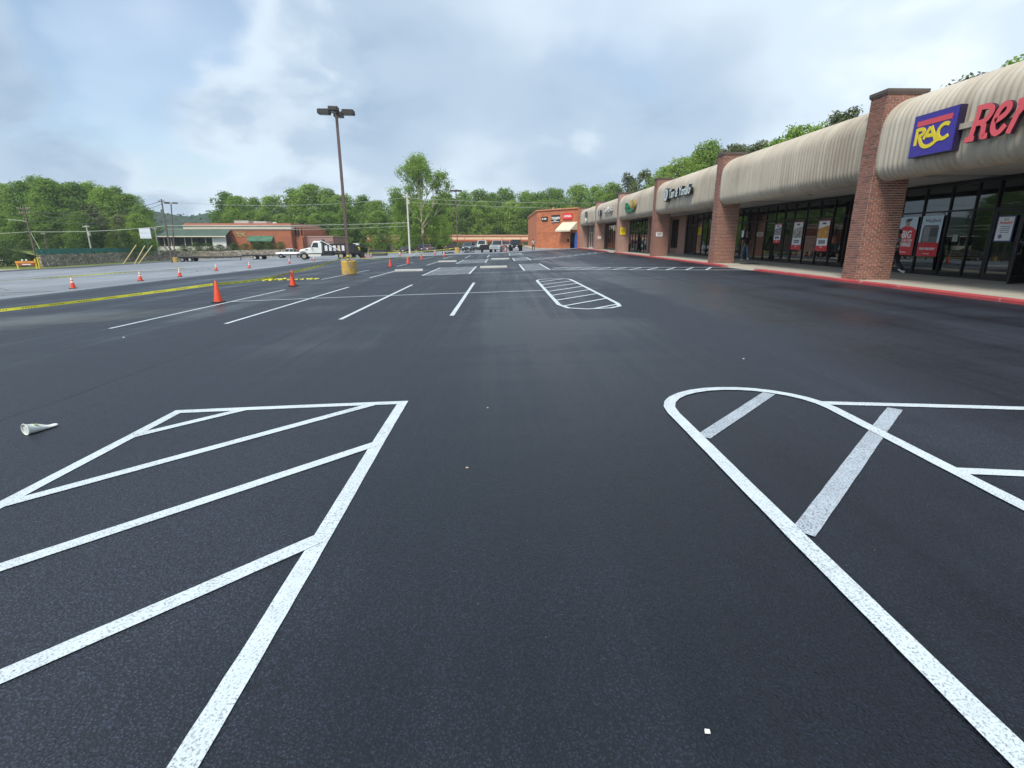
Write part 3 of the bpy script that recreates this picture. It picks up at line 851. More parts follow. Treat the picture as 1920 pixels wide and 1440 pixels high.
RETURN_S = plain('letter_return', (0.040, 0.010, 0.025), 0.5)  # dark sides of the channel letters
t = wall_thing('box_sign', 'blue box sign with red bar and yellow RAC letters on ribbed fascia', 'sign', (11.96, 15.20, 4.42), M_LOT)
MB().box(-0.76, 0.76, -0.55, 0.55, -0.05, 0.13).build('cabinet', BLUE_E, t)
MB().box(-0.745, 0.745, -0.535, 0.535, 0.13, 0.142).build('face', BLUE_S, t)
MB().box(-0.60, 0.58, 0.25, 0.385, 0.142, 0.152).build('bar', RED_S, t)
def uvp(pts): return [((u - 0.5) * 1.50, (0.5 - v) * 1.08) for u, v in pts]
m = MB()
strokes(m, [uvp([(.125, .72), (.13, .34)]), smooth_path(uvp([(.10, .355), (.235, .345), (.30, .40), (.275, .47), (.19, .515)])),
            smooth_path(uvp([(.20, .50), (.235, .62), (.30, .74), (.415, .795), (.53, .77), (.63, .69), (.70, .675)])),
            uvp([(.315, .60), (.435, .345)]), uvp([(.455, .335), (.60, .66)]), uvp([(.385, .535), (.52, .545)]),
            smooth_path(uvp([(.855, .375), (.77, .345), (.68, .39), (.635, .50), (.655, .61), (.73, .68), (.81, .675), (.87, .63)]))], 0.096, 0.142, 0.156)
m.build('lettering', YEL_S, t)
t = wall_thing('channel_letters', 'pink slanted channel letters beside the blue box sign', 'sign', (11.95, 14.02, 4.0), M_LOT)
MB().box(-0.42, 6.2, 0.36, 0.50, -0.04, 0.055).build('raceway', FASCIA, t)
Rp = [[(0.10, 0.0), (0.235, 0.74)], [(-0.04, 0.045), (0.22, 0.045)], smooth_path([(0.14, 0.73), (0.42, 0.73), (0.56, 0.66), (0.565, 0.54), (0.47, 0.43), (0.34, 0.39), (0.18, 0.385)]), smooth_path([(0.34, 0.39), (0.43, 0.30), (0.44, 0.14), (0.45, 0.05), (0.58, 0.05)])]
ep = [smooth_path([(0.72, 0.33), (0.92, 0.42), (1.02, 0.53), (1.0, 0.64), (0.90, 0.67), (0.79, 0.58), (0.71, 0.40), (0.69, 0.22), (0.76, 0.08), (0.88, 0.07), (1.02, 0.20)])]
np_ = [[(1.13, 0.0), (1.36, 0.68)], [(1.22, 0.64), (1.40, 0.64)], smooth_path([(1.28, 0.40), (1.50, 0.63), (1.66, 0.64), (1.70, 0.52), (1.58, 0.14), (1.62, 0.05), (1.74, 0.07)])]
tp = [smooth_path([(2.08, 0.84), (1.90, 0.20), (1.92, 0.07), (2.06, 0.09)]), [(1.86, 0.60), (2.22, 0.60)]]
for nm, pp in (('letter', Rp), ('letter', ep), ('letter', np_), ('letter', tp)):
    m = strokes(MB(), pp, 0.135, 0.05, 0.15); rt = m.build(nm, RETURN_S, t)
    strokes(MB(), pp, 0.125, 0.152, 0.162).build('letter_face', PINK_S, rt)
text_part('letter', '-A-Center', PINK_S, t, (4.1, 0.36, 0.11), 1.0, 0.06, 0.3, 0.02)
# signs of the further shops
PALE = plain('letter_pale', (0.60, 0.68, 0.70), 0.4, var=0.1)
GRN = plain('letter_green', (0.012, 0.20, 0.10), 0.4)
GOLD = plain('letter_gold', (0.36, 0.26, 0.07), 0.45)
NAVY = plain('letter_navy', (0.010, 0.022, 0.075), 0.4)
GREY_L = plain('letter_grey', (0.50, 0.49, 0.46), 0.5)
t = wall_thing('script_sign', 'black edged script letters and round emblem on the third fascia', 'sign', (11.93, 36.4, 4.57), M_LOT)
e = MB().cyl((-2.15, 0.02, 0.0), (-2.15, 0.02, 0.22), 0.46, n=20).build('emblem', BLACK, t)
MB().cyl((-2.15, 0.02, 0.22), (-2.15, 0.02, 0.235), 0.40, n=20).build('emblem_face', PALE, e)
strokes(MB(), [smooth_path([(-2.3, -0.2), (-2.25, 0.2), (-2.1, 0.25), (-2.05, -0.05), (-1.95, -0.2)])], 0.07, 0.235, 0.243).build('emblem_mark', NAVY, e)
b_ = text_part('lettering', 'Tan & Yonalo', BLACK, t, (0.55, 0, 0.10), 0.80, 0.10, 0.28, 0.03, 0.95)
text_part('letter_face', 'Tan & Yonalo', PALE, b_, (0.55, 0, 0.21), 0.80, 0.008, 0.28, 0.012, 0.95)
t = wall_thing('flower_sign', 'green and gold letters over a green ribbon on the fourth fascia', 'sign', (11.93, 49.2, 4.38), M_LOT)
text_part('lettering', 'Fun', GRN, t, (-1.3, 0.12, 0.09), 0.75, 0.09, 0.15, 0.03, 1.3)
text_part('lettering', 'Lilly', GOLD, t, (0.75, 0.22, 0.09), 0.85, 0.09, 0.15, 0.03, 1.2)
m = MB(); m.prism([(-1.9, -0.42), (0.4, -0.42), (1.2, -0.22), (1.2, 0.0), (0.3, -0.14), (-1.9, -0.10)], 0.0, 0.14); m.build('ribbon', GRN, t)
t = wall_thing('letter_sign', 'white letters beside a small navy emblem on the fifth fascia', 'sign', (11.93, 59.4, 4.56), M_LOT)
m = MB(); m.prism([(-5.6, -0.35), (-4.4, -0.25), (-4.4, 0.30), (-5.6, 0.20)], 0.0, 0.15); e = m.build('emblem', NAVY, t)
m = MB(); m.prism([(-5.15, -0.34), (-4.85, -0.32), (-4.7, 0.24), (-5.0, 0.22)], 0.15, 0.16); m.build('emblem_mark', PALE, e)
text_part('lettering', 'Saul Janis', GREY_L, t, (-0.2, 0.12, 0.08), 0.80, 0.07, 0.0, 0.01, 1.45)
t = wall_thing('bracket_sign', 'narrow dark upright sign over a white disc on the farthest fascia', 'sign', (11.93, 74.9, 4.45), M_LOT)
MB().box(-0.4, 0.55, 0.0, 0.75, 0.0, 0.16).build('panel', plain('sign_slate', (0.10, 0.09, 0.11), 0.5), t)
MB().cyl((0.1, -0.38, 0.0), (0.1, -0.38, 0.15), 0.32, n=16).build('disc', WHITE, t)
# small plates screwed to the pillars
def plate(name, label, x, y, z, w, h, mat, line, body):
    t = wall_thing(name, label, 'sign', (x, y, z), M_CAM)
    MB().box(-w / 2, w / 2, -h / 2, h / 2, 0.0, 0.02).build('plate', mat, t)
    m = MB()
    for k in range(4):
        yy = h * (0.28 - 0.18 * k); ww = w * (0.36, 0.30, 0.34, 0.22)[k]
        m.box(-ww, ww, yy - h * 0.045, yy + h * 0.045, 0.02, 0.023)
    m.build('print', line, t)
    return t
plate('notice_plate', 'white notice plate on the third brick pillar in view', 12.42, 42.60 - PD - 0.025, 1.95, 0.50, 0.30, WHITE, NAVY, 3)
plate('notice_plate', 'yellow notice board on the fourth brick pillar in view', 12.52, 55.55 - PD - 0.025, 2.36, 0.58, 0.70, YEL_S, plain('plate_brown', (0.25, 0.17, 0.02), 0.6), 4)
plate('notice_plate', 'small white notice plate on the fifth brick pillar in view', 12.52, 68.45 - PD - 0.025, 1.75, 0.42, 0.34, WHITE, RED_S, 3)
# window posters
P_RED = plain('poster_red', (0.72, 0.022, 0.034), 0.4, var=0.05)
P_SKY = plain('poster_sky', (0.58, 0.73, 0.86), 0.4, var=0.06)
P_WHT = plain('poster_white', (0.86, 0.88, 0.90), 0.4, var=0.04)
P_INK = plain('poster_ink', (0.06, 0.07, 0.12), 0.5)
P_GRY = plain('poster_grey', (0.13, 0.14, 0.15), 0.4)
P_SKIN = plain('poster_tan', (0.50, 0.30, 0.20), 0.5)
P_ORG = plain('poster_orange', (0.66, 0.30, 0.05), 0.45, var=0.35, scale=9)
P_PLUM = plain('poster_plum', (0.22, 0.02, 0.08), 0.4)
PXF = SX - 0.085
t = wall_thing('window_poster', 'red window poster reading BIG SAVINGS beside the brick pillar', 'poster', (PXF, 21.28, 1.735), M_LOT)
MB().box(-0.47, 0.47, -0.73, 0.73, 0, 0.006).build('sheet', P_SKY, t)
m = MB(); m.prism([(-0.47, -0.73), (0.47, -0.73), (0.47, 0.22), (0.30, 0.33), (0.12, 0.38), (0.02, 0.36), (-0.12, 0.40), (-0.32, 0.32), (-0.47, 0.20)], 0.006, 0.009); m.build('jacket', P_RED, t)
m = MB(); m.prism([(-0.09, 0.36), (0.07, 0.35), (0.10, 0.50), (0.04, 0.58), (-0.08, 0.57), (-0.12, 0.48)], 0.009, 0.012); m.build('face_print', P_SKIN, t)
m = MB(); m.prism([(-0.13, 0.48), (-0.10, 0.57), (0.02, 0.54), (0.12, 0.56), (0.20, 0.68), (0.06, 0.67), (-0.06, 0.67), (-0.15, 0.60)], 0.012, 0.015); m.build('cap_print', P_INK, t)
text_part('lettering', 'BIG', P_WHT, t, (0.02, 0.05, 0.012), 0.40, 0.002, 0.06, 0.012, 0.82)
text_part('lettering', 'SAME AS CASH', P_WHT, t, (0.0, -0.165, 0.012), 0.13, 0.002, 0.06, 0.004, 0.85)
text_part('lettering', 'SAVINGS', P_WHT, t, (0.0, -0.33, 0.012), 0.21, 0.002, 0.06, 0.010, 0.80)
MB().box(-0.18, 0.14, -0.63, -0.605, 0.009, 0.012).build('small_print', P_WHT, t)
t = wall_thing('window_poster', 'pale blue window poster with a grey refrigerator over a red band', 'poster', (PXF, 20.10, 1.735), M_LOT)
MB().box(-0.48, 0.48, -0.74, 0.74, 0, 0.006).build('sheet', P_SKY, t)
MB().box(-0.48, 0.48, -0.74, -0.24, 0.006, 0.009).build('band', P_RED, t)
m = MB(); m.prism([(-0.38, -0.24), (0.38, -0.24), (0.38, 0.30), (0.33, 0.40), (-0.33, 0.40), (-0.38, 0.28)], 0.009, 0.013); f = m.build('fridge_print', P_GRY, t)
MB().box(0.0, 0.34, -0.02, 0.30, 0.013, 0.016).build('fridge_door', plain('poster_dark', (0.05, 0.055, 0.06), 0.4), f)
MB().box(-0.30, -0.02, -0.20, 0.34, 0.013, 0.016).build('fridge_door', plain('poster_mid', (0.24, 0.25, 0.26), 0.35), f)
text_part('lettering', 'Whirlpool', P_INK, t, (0.02, 0.56, 0.008), 0.17, 0.002, 0.1, 0.0)
strokes(MB(), [smooth_path([(-0.3, 0.60), (0.0, 0.49), (0.16, 0.56), (0.05, 0.63)])], 0.012, 0.006, 0.009).build('swash', P_INK, t)
text_part('lettering', 'FREE DELIVERY', P_WHT, t, (0.0, -0.47, 0.012), 0.115, 0.002, 0.0, 0.004)
MB().box(-0.16, 0.16, -0.66, -0.64, 0.009, 0.012).build('small_print', P_WHT, t)
def banner(y, z0, z1, w, label, picture, kind):
    t = wall_thing('window_banner', label, 'poster', (PXF, y, (z0 + z1) / 2), M_LOT)
    h = (z1 - z0) / 2; w /= 2
    MB().box(-w, w, -h, h, 0, 0.006).build('sheet', P_PLUM if kind else plain('poster_rose', (0.45, 0.10, 0.16), 0.4), t)
    MB().box(-w + 0.05, w - 0.05, -h * 0.66, h * 0.90, 0.006, 0.009).build('panel', P_WHT, t)
    MB().box(-w, w, -h, -h * 0.66, 0.006, 0.010).build('band', P_RED, t)
    m = MB(); m.prism([(-w + 0.06, -h * 0.18), (w - 0.06, -h * 0.18), (w - 0.06, h * 0.62), (-w + 0.06, h * 0.42)], 0.009, 0.012)
    pc = m.build('picture', picture, t)
    rnd = random.Random(int(y * 10)); m = MB()
    for k in range(7):
        cx, cy = rnd.uniform(-w + .12, w - .12), rnd.uniform(-h * .12, h * .32)
        m.box(cx - rnd.uniform(.02, .1), cx + rnd.uniform(.02, .1), cy - rnd.uniform(.02, .06), cy + rnd.uniform(.02, .06), 0.012, 0.0135 + 0.0004 * k)
    m.build('picture_detail', P_GRY if kind == 1 else plain('poster_gold', (0.74, 0.46, 0.12), 0.4), pc)
    m = MB()
    for k in range(2): m.box(-w * 0.55, w * 0.55, -h * (0.36 + 0.12 * k) - 0.03, -h * (0.36 + 0.12 * k) + 0.03, 0.009, 0.012)
    m.box(-w * 0.3, w * 0.3, h * 0.70, h * 0.80, 0.009, 0.012)
    m.build('print', P_INK, t)
    strokes(MB(), [[(0.09 * math.cos(2 * math.pi * k / 12), -h * 0.66 + 0.10 * math.sin(2 * math.pi * k / 12)) for k in range(13)]], 0.03, 0.010, 0.0125).build('ring_mark', P_WHT, t)
banner(31.35, 1.37, 2.48, 0.82, 'small dim blue and pink banner in the shop window', plain('poster_blue', (0.20, 0.30, 0.44), 0.4), 0)
banner(29.22, 1.05, 2.57, 0.98, 'red edged window banner showing a grey room picture', plain('poster_room', (0.46, 0.45, 0.42), 0.4, var=0.4, scale=12), 1)
banner(26.88, 1.03, 2.57, 1.0, 'red edged window banner showing an orange picture', P_ORG, 2)
t = wall_thing('door_notice', 'white printed notice in a blue frame on the dark shop door', 'poster', (SX - 0.075, 17.12, 1.95), M_LOT)
MB().box(-0.31, 0.31, -0.41, 0.41, 0, 0.012).build('frame', plain('notice_frame', (0.03, 0.05, 0.20), 0.4), t)
MB().box(-0.27, 0.27, -0.37, 0.37, 0.012, 0.016).build('sheet', P_WHT, t)
text_part('lettering', 'GET', P_INK, t, (0, 0.29, 0.018), 0.10, 0.001)
text_part('lettering', 'Amazing', RED_S, t, (0, 0.19, 0.018), 0.13, 0.001, 0.2, 0.003)
m = MB()
for k in range(4): m.box(-0.16 + 0.02 * (k % 2), 0.17, 0.06 - 0.06 * k, 0.08 - 0.06 * k, 0.016, 0.019)
m.cyl((-0.10, -0.24, 0.016), (-0.10, -0.24, 0.019), 0.07, n=12)
m.build('print', plain('notice_ink', (0.20, 0.16, 0.40), 0.5), t)
t = wall_thing('paper_notice', 'small white paper taped inside the dark shop window', 'paper', (SX - 0.03, 19.0, 1.66), M_LOT)
MB().box(-0.11, 0.11, -0.12, 0.12, 0.0, 0.003).build('sheet', plain('paper_dimmed', (0.30, 0.36, 0.33), 0.7), t)  # white paper; dimming by the tinted glass is put into its colour
t = wall_thing('paper_notice', 'white paper notice taped beside the second pillar', 'paper', (SX - 0.08, 35.9, 1.95), M_LOT)
MB().box(-0.16, 0.16, -0.22, 0.22, 0.0, 0.003).build('sheet', P_WHT, t)
# teal pleated sheeting behind two panes
PLEAT = plain('pleat_teal', (0.10, 0.24, 0.25), 0.8, var=0.12)
for y0, y1, lb in ((31.9, 32.95, 'teal pleated sheeting behind the glass, nearer the window banners'), (33.05, 34.15, 'teal pleated sheeting behind the glass, nearer the walking person')):
    pts = [(SX + 0.20 + 0.045 * math.sin(k * 1.25), y0 + (y1 - y0) * k / 24) for k in range(25)]
    m = MB(); m.rings([[(x, y, 0.34) for x, y in pts], [(x, y, 3.45) for x, y in pts]], False, False, 0, True, closed=False)
    o = m.build('sheeting', PLEAT); tag(o, lb, 'sheeting', 'pleated sheeting in the shop window')
# the open shop door, swung out over the walk
t = thing('open_shop_door', 'dark framed glass shop door swung open over the walk', 'door', (SX - 0.06, 16.1, ZS), R(205))
m = MB()
m.box(0.0, 0.09, -0.025, 0.025, 0.012, 2.25); m.box(0.91, 1.0, -0.025, 0.025, 0.012, 2.25); m.box(0.09, 0.91, -0.024, 0.024, 0.012, 0.25); m.box(0.09, 0.91, -0.024, 0.024, 2.13, 2.25)
m.build('frame', FRAME, t)
MB().box(0.085, 0.915, -0.006, 0.006, 0.245, 2.135).build('pane', GLASS, t)
MB().tube([(0.9, 0.03, 0.9), (0.9, 0.10, 0.9), (0.9, 0.10, 1.25), (0.9, 0.03, 1.25)], 0.014).build('handle', CHROME, t)
m = MB().box(-0.45, 0.45, -0.3, 0.3, 0, 0.02)
o = m.build('door_mat', plain('mat_black', (0.012, 0.012, 0.012), 0.9)); o.location = (13.6, 28.6, ZS + 0.006); o.rotation_euler = (0, 0, 0.2)
tag(o, 'crumpled black mat lying by the kerb ramp', 'mat')

# ================================================================ ORANGE BRICK SHOP AT THE END
Q_, P_ = Vector((6.3, 93.0, 0)), Vector((12.1, 84.0, 0))
rt_ = (P_ - Q_).normalized(); WLEN = (P_ - Q_).length
M_DIAG = Matrix(((rt_.x, 0, rt_.y), (rt_.y, 0, -rt_.x), (0, 1, 0))).to_4x4()
zb = -0.6
ob = thing('corner_shop', 'orange brick corner shop with cream awning and three signs', 'building', (20, 100, 0))
m = MB(); m.prism([(12.1, 84), (6.3, 93), (6.3, 122), (44, 122), (44, 84)], zb, 6.12); m.build('wall', BRICK_O, ob, world=True)
m = MB()
for a, b in (((12.1, 84), (6.3, 93)), ((6.3, 93), (6.3, 122))):
    m.bar((a[0], a[1], 6.2), (b[0], b[1], 6.2), 0.34, 0.18)
m.build('coping', plain('orange_coping', (0.55, 0.24, 0.12), 0.7), ob, world=True)
def on_wall(name, mat, parent, s0, s1, z0, z1, d0, d1):
    """piece of the angled wall, s from its right end"""
    m = MB()
    vs = []
    for d in (d0, d1):
        for s, z in ((s0, z0), (s1, z0), (s1, z1), (s0, z1)):
            p = P_ - rt_ * s; n = Vector((rt_.y, -rt_.x, 0))
            p = p + n * d
            vs.append((p.x, p.y, z))
    m.add(vs, [(0, 1, 2, 3), (4, 5, 6, 7), (0, 1, 5, 4), (1, 2, 6, 5), (2, 3, 7, 6), (3, 0, 4, 7)])
    return m.build(name, mat, parent, world=True)
on_wall('joint_line', plain('joint_brown', (0.26, 0.09, 0.05), 0.9), ob, 0.3, WLEN - 0.1, 2.50, 2.55, -0.02, 0.012)
on_wall('door', plain('blue_door', (0.03, 0.10, 0.42), 0.4), ob, 0.02, 0.62, 0.05, 2.5, -0.02, 0.05)
dw = on_wall('window', FRAME, ob, 0.66, 1.7, 0.05, 2.5, -0.02, 0.04)
on_wall('pane', GLASS, dw, 0.74, 1.17, 0.15, 2.4, 0.04, 0.05); on_wall('pane', GLASS, dw, 1.23, 1.62, 0.15, 2.4, 0.04, 0.05)
on_wall('meter_box', DARK, ob, 2.1, 2.35, 1.1, 1.6, 0.0, 0.15)
MB().cyl((9.4, 96, 6.1), (9.4, 96, 6.9), 0.22, 0.16, 10).build('roof_vent', plain('vent_orange', (0.60, 0.30, 0.06), 0.6), ob, world=True)
curb = MB().prism([(12.4, 82.6), (11.8, 82.6), (5.2, 92.6), (5.2, 122), (6.3, 122), (6.3, 93), (12.4, 83.6)], -0.9, 0.06); struct(curb.build('corner_pavement', CONC))
t = thing('awning', 'cream sloping awning on the orange brick wall', 'awning', (0, 0, 0))
t.matrix_world = Matrix.Translation(P_ - rt_ * 1.95 + Vector((0, 0, 2.70))) @ M_DIAG
m = MB(); AW = 1.85
m.add([(-AW, 1.45, 0.02), (AW, 1.45, 0.02), (AW, 0.25, 1.45), (-AW, 0.25, 1.45)], [(0, 1, 2, 3)]); m.add([(-AW, 0.25, 1.452), (AW, 0.25, 1.452), (AW, 0.0, 1.46), (-AW, 0.0, 1.46)], [(0, 1, 2, 3)])
m.add([(-AW, 1.45, 0.02), (-AW, 0.25, 1.45), (-AW, 0.25, 0.02)], [(0, 1, 2)]); m.add([(AW, 1.45, 0.02), (AW, 0.25, 1.45), (AW, 0.25, 0.02)], [(0, 1, 2)])
m.build('canvas', plain('awning_cream', (0.66, 0.60, 0.46), 0.85, var=0.1), t)
m = MB()
for s_ in (-AW + 0.03, AW - 0.03): m.bar((s_, 0.24, 1.42), (s_, 0.24, 0.03), 0.03); m.bar((s_, 1.4, 0.04), (s_, 0.26, 1.40), 0.025)
m.build('awning_frame', CHROME, t)
def shop_sign(label, s0, s1, z0, z1, bg_, body, col, extra):
    t = thing('wall_sign', label, 'sign', (0, 0, 0), 0)
    t.matrix_world = Matrix.Translation(P_ - rt_ * ((s0 + s1) / 2) + Vector((0, 0, (z0 + z1) / 2))) @ M_DIAG
    w, h = (s1 - s0) / 2, (z1 - z0) / 2
    MB().box(-w, w, -h, h, 0.003, 0.16).build('panel', bg_, t)
    if body: text_part('lettering', body, col, t, (0.14 * w, 0.05 * h, 0.165), h * 1.0, 0.004, 0.0, 0.02, 1.0)
    m = MB()
    if extra == 'wing':
        for k in range(4): m.prism([(-w * 0.92 + 0.07 * k, -h * 0.35 + 0.12 * k), (-w * 0.62, -h * 0.5 + 0.16 * k), (-w * 0.66, -h * 0.38 + 0.16 * k)], 0.161, 0.168 + 0.001 * k)
    elif extra == 'swash':
        strokes(m, [smooth_path([(-w * 0.3, -h * 0.35), (0.0, -h * 0.75), (w * 0.4, -h * 0.3)])], 0.09, 0.161, 0.168); m.box(-w, w, -h, -h * 0.86, 0.161, 0.17)
    else:
        m.prism([(-w * 0.9, 0), (-w * 0.65, h * 0.15), (-w * 0.55, h * 0.6), (-w * 0.45, h * 0.1), (-w * 0.3, -h * 0.1), (-w * 0.5, -h * 0.5)], 0.161, 0.168)
        for k in range(3): m.box(-w * 0.15 + 0.32 * k * w, w * 0.10 + 0.32 * k * w, -h * 0.4, h * 0.35, 0.161, 0.168)
    m.build('emblem', col, t)
shop_sign('small black sign with white star mark on the orange brick wall', 7.65, 9.2, 4.47, 5.15, BLACK, None, WHITE, 'star')
shop_sign('black sign with white letters and a swash on the orange brick wall', 4.48, 6.55, 4.25, 5.31, BLACK, 'TRIUMPH', WHITE, 'swash')
shop_sign('red sign with white wing and letters on the orange brick wall', 1.3, 3.57, 4.57, 5.45, P_RED, 'HONDA', WHITE, 'wing')

# ================================================================ PEOPLE
SKIN = plain('skin', (0.34, 0.19, 0.13), 0.55, var=0.08)
SKIN2 = plain('skin_dark', (0.16, 0.085, 0.055), 0.55, var=0.08)
def skin_mesh(name, verts, edges, mat, parent, root=0, sub=2):
    me = bpy.data.meshes.new(name)
    me.from_pydata([v[:3] for v in verts], edges, [])
    o = link(name, me, parent)
    md = o.modifiers.new('skin', 'SKIN')
    sv = me.skin_vertices[0].data
    for i, v in enumerate(verts):
        r = v[3]; sv[i].radius = (r if isinstance(r, tuple) else (r, r)); sv[i].use_root = (i == root)
    md.use_smooth_shade = True
    md.branch_smoothing = 0.6
    s = o.modifiers.new('sub', 'SUBSURF'); s.levels = sub; s.render_levels = sub
    me.materials.append(mat)
    return o
def person(label, loc, rz, H, top, legs_m, skin_m, shoe_m, hair_m, pose):
    """pose: angles of the legs and arms (forward +), in degrees: (L hip, L knee, R hip, R knee, L arm, L elbow, R arm, R elbow)"""
    k = H / 1.78
    t = thing('person', label, 'person', loc, rz)
    lh, lk, rh, rk, la, le, ra, re = [R(a) for a in pose]
    def leg(s, hip, knee):
        p0 = Vector((s * 0.095, 0, 0.92)); 
        p1 = p0 + Vector((s * 0.01, math.sin(hip) * 0.44, -math.cos(hip) * 0.44))
        a = hip - knee
        p2 = p1 + Vector((0, math.sin(a) * 0.42, -math.cos(a) * 0.42))
        return p0, p1, p2, a
    def arm(s, an, el):
        p0 = Vector((s * 0.205, 0, 1.43)); p1 = p0 + Vector((s * 0.05, math.sin(an) * 0.29, -math.cos(an) * 0.29))
        b = an + el; p2 = p1 + Vector((s * 0.01, math.sin(b) * 0.25, -math.cos(b) * 0.25))
        return p0, p1, p2, b
    L_, R_ = leg(-1, lh, lk), leg(1, rh, rk)
    drop = -min(L_[2].z, R_[2].z) + 0.075                    # lowest ankle stands on the ground
    up = Vector((0, 0, drop))
    V = []; E = []
    def av(p, r): V.append((p[0] * k, p[1] * k, (p[2] + drop) * k, tuple(q * k for q in r) if isinstance(r, tuple) else r * k)); return len(V) - 1
    pel = av((0, 0, 0.94), (0.145, 0.10)); wa = av((0, 0.0, 1.10), (0.135, 0.095)); ch = av((0, -0.01, 1.30), (0.165, 0.11)); nb = av((0, 0, 1.46), (0.075, 0.07)); nk = av((0, 0.01, 1.53), 0.055)
    hd0 = av((0, 0.02, 1.60), (0.070, 0.085)); hd1 = av((0, 0.015, 1.68), (0.080, 0.098)); hd2 = av((0, 0.01, 1.755), (0.050, 0.065)); E += [(pel, wa), (wa, ch), (ch, nb), (nb, nk), (nk, hd0), (hd0, hd1), (hd1, hd2)]
    ns = av((0, 0.125, 1.645), 0.012); E.append((hd1, ns))                      # nose
    for s in (-1, 1):
        er = av((s * 0.088, 0.0, 1.65), 0.016); E.append((hd1, er))             # ears
    for (p0, p1, p2, a), s in ((L_, -1), (R_, 1)):
        i0 = av(p0, 0.085); i1 = av(p1, 0.058); c_ = av(p1.lerp(p2, 0.35), 0.056); i2 = av(p2, 0.040); E += [(pel, i0), (i0, i1), (i1, c_), (c_, i2)]
        f = av(p2 + Vector((0, 0.10, -0.045)), 0.033); E.append((i2, f))
    hands = []
    for s, an, el in ((-1, la, le), (1, ra, re)):
        p0, p1, p2, b = arm(s, an, el)
        i0 = av(p0, 0.058); i1 = av(p1, 0.045); i2 = av(p2, 0.030); E += [(ch, i0), (i0, i1), (i1, i2)]
        d = Vector((0, math.sin(b), -math.cos(b))); pl = av(p2 + d * 0.075, (0.020, 0.036)); E.append((i2, pl))
        side = Vector((0, math.cos(b), math.sin(b)))
        for q, ln in enumerate((0.070, 0.082, 0.076, 0.060)):
            base = p2 + d * 0.085 + side * (0.027 - 0.018 * q)
            m1 = av(base + d * ln * 0.5 + Vector((-s * 0.006, 0, 0)), 0.0088); m2 = av(base + d * ln + Vector((-s * 0.022, 0, 0)), 0.0078); E += [(pl, m1), (m1, m2)]
        th = av(p2 + d * 0.055 + side * 0.045 + Vector((-s * 0.01, 0, 0)), 0.0105); th2 = av(p2 + d * 0.092 + side * 0.052 + Vector((-s * 0.016, 0, 0)), 0.009); E += [(pl, th), (th, th2)]
        hands.append((p2, d))
    body = skin_mesh('body', V, E, skin_m, t)
    def wrap(name, pts, edges, mat):
        return skin_mesh(name, [(p[0] * k, p[1] * k, (p[2] + drop) * k, tuple(q * k for q in r) if isinstance(r, tuple) else r * k) for p, r in pts], edges, mat, t)
    la_, ra_ = arm(-1, la, le), arm(1, ra, re)
    wrap('shirt', [((0, 0, 1.10), (0.155, 0.115)), ((0, 0, 0.93), (0.172, 0.128)), ((0, -0.01, 1.30), (0.183, 0.127)), ((0, 0, 1.455), (0.10, 0.085)),
                   (la_[0], 0.075), (la_[0].lerp(la_[1], 0.75), 0.068), (ra_[0], 0.075), (ra_[0].lerp(ra_[1], 0.75), 0.068)],
         [(0, 1), (0, 2), (2, 3), (2, 4), (4, 5), (2, 6), (6, 7)], top)
    wrap('trousers', [((0, 0, 0.97), (0.158, 0.115)), ((0, 0, 0.90), (0.15, 0.115)), (L_[0], 0.100), (L_[1], 0.074), (L_[1].lerp(L_[2], 0.5), 0.068), (L_[2], 0.060), (R_[0], 0.100), (R_[1], 0.074), (R_[1].lerp(R_[2], 0.5), 0.068), (R_[2], 0.060)],
         [(0, 1), (1, 2), (2, 3), (3, 4), (4, 5), (1, 6), (6, 7), (7, 8), (8, 9)], legs_m)
    for (p0, p1, p2, a) in (L_, R_):
        tilt = Matrix.Rotation(-a * 0.9 if a < 0 else a * 0.3, 3, 'X') if a < 0 else Matrix.Rotation(0.0, 3, 'X')
        sh = MB()
        st = [(-0.075, 0.030, 0.0, 0.085), (-0.03, 0.042, 0.0, 0.10), (0.05, 0.046, 0.0, 0.075), (0.13, 0.048, 0.0, 0.058), (0.185, 0.032, 0.004, 0.040)]
        rs = []
        for yy, hw, z0, z1 in st:
            ring = [(-hw, yy, z0), (hw, yy, z0), (hw, yy, z0 + (z1 - z0) * 0.6), (hw * 0.6, yy, z1), (-hw * 0.6, yy, z1), (-hw, yy, z0 + (z1 - z0) * 0.6)]
            rs.append([((tilt @ (Vector(q) - Vector((0, 0, 0.075)))) + p2 + up) * k for q in ring])
        sh.rings(rs, True, True, 0, True); sh.build('shoe', shoe_m, t)
    hm = MB(); rs = []
    for q in range(7):
        a = math.pi * 0.56 * q / 6
        rs.append([((0.088 * math.sin(a) * math.cos(u)) * k, (0.012 + 0.106 * math.sin(a) * math.sin(u) - 0.012) * k, (1.672 + drop + 0.112 * math.cos(a) - (0.05 if math.sin(u) < -0.2 else 0) * (q / 6)) * k) for u in [2 * math.pi * j / 14 for j in range(14)]])
    hm.rings(rs, True, False, 0, True); hm.build('hair', hair_m, t)
    return t
DEN = plain('denim', (0.10, 0.19, 0.29), 0.85, var=0.2, scale=9)
NAVYC = plain('navy_cloth', (0.020, 0.018, 0.026), 0.9)
BLKC = plain('black_cloth', (0.012, 0.012, 0.014), 0.9)
PATT, t_, b__ = base_mat('patterned_cloth')
nn_ = noise_n(t_, coords(t_, 'Object'), 9.0, 3, 0.5)
L(t_, ramp(t_, nn_, [(0.44, (0.05, 0.045, 0.06)), (0.49, (0.60, 0.60, 0.62)), (0.62, (0.66, 0.64, 0.64)), (0.66, (0.36, 0.20, 0.16))], 'LINEAR'), b__.inputs['Base Color']); b__.inputs['Roughness'].default_value = 0.9
GREYC = plain('grey_cloth', (0.48, 0.45, 0.45), 0.9)
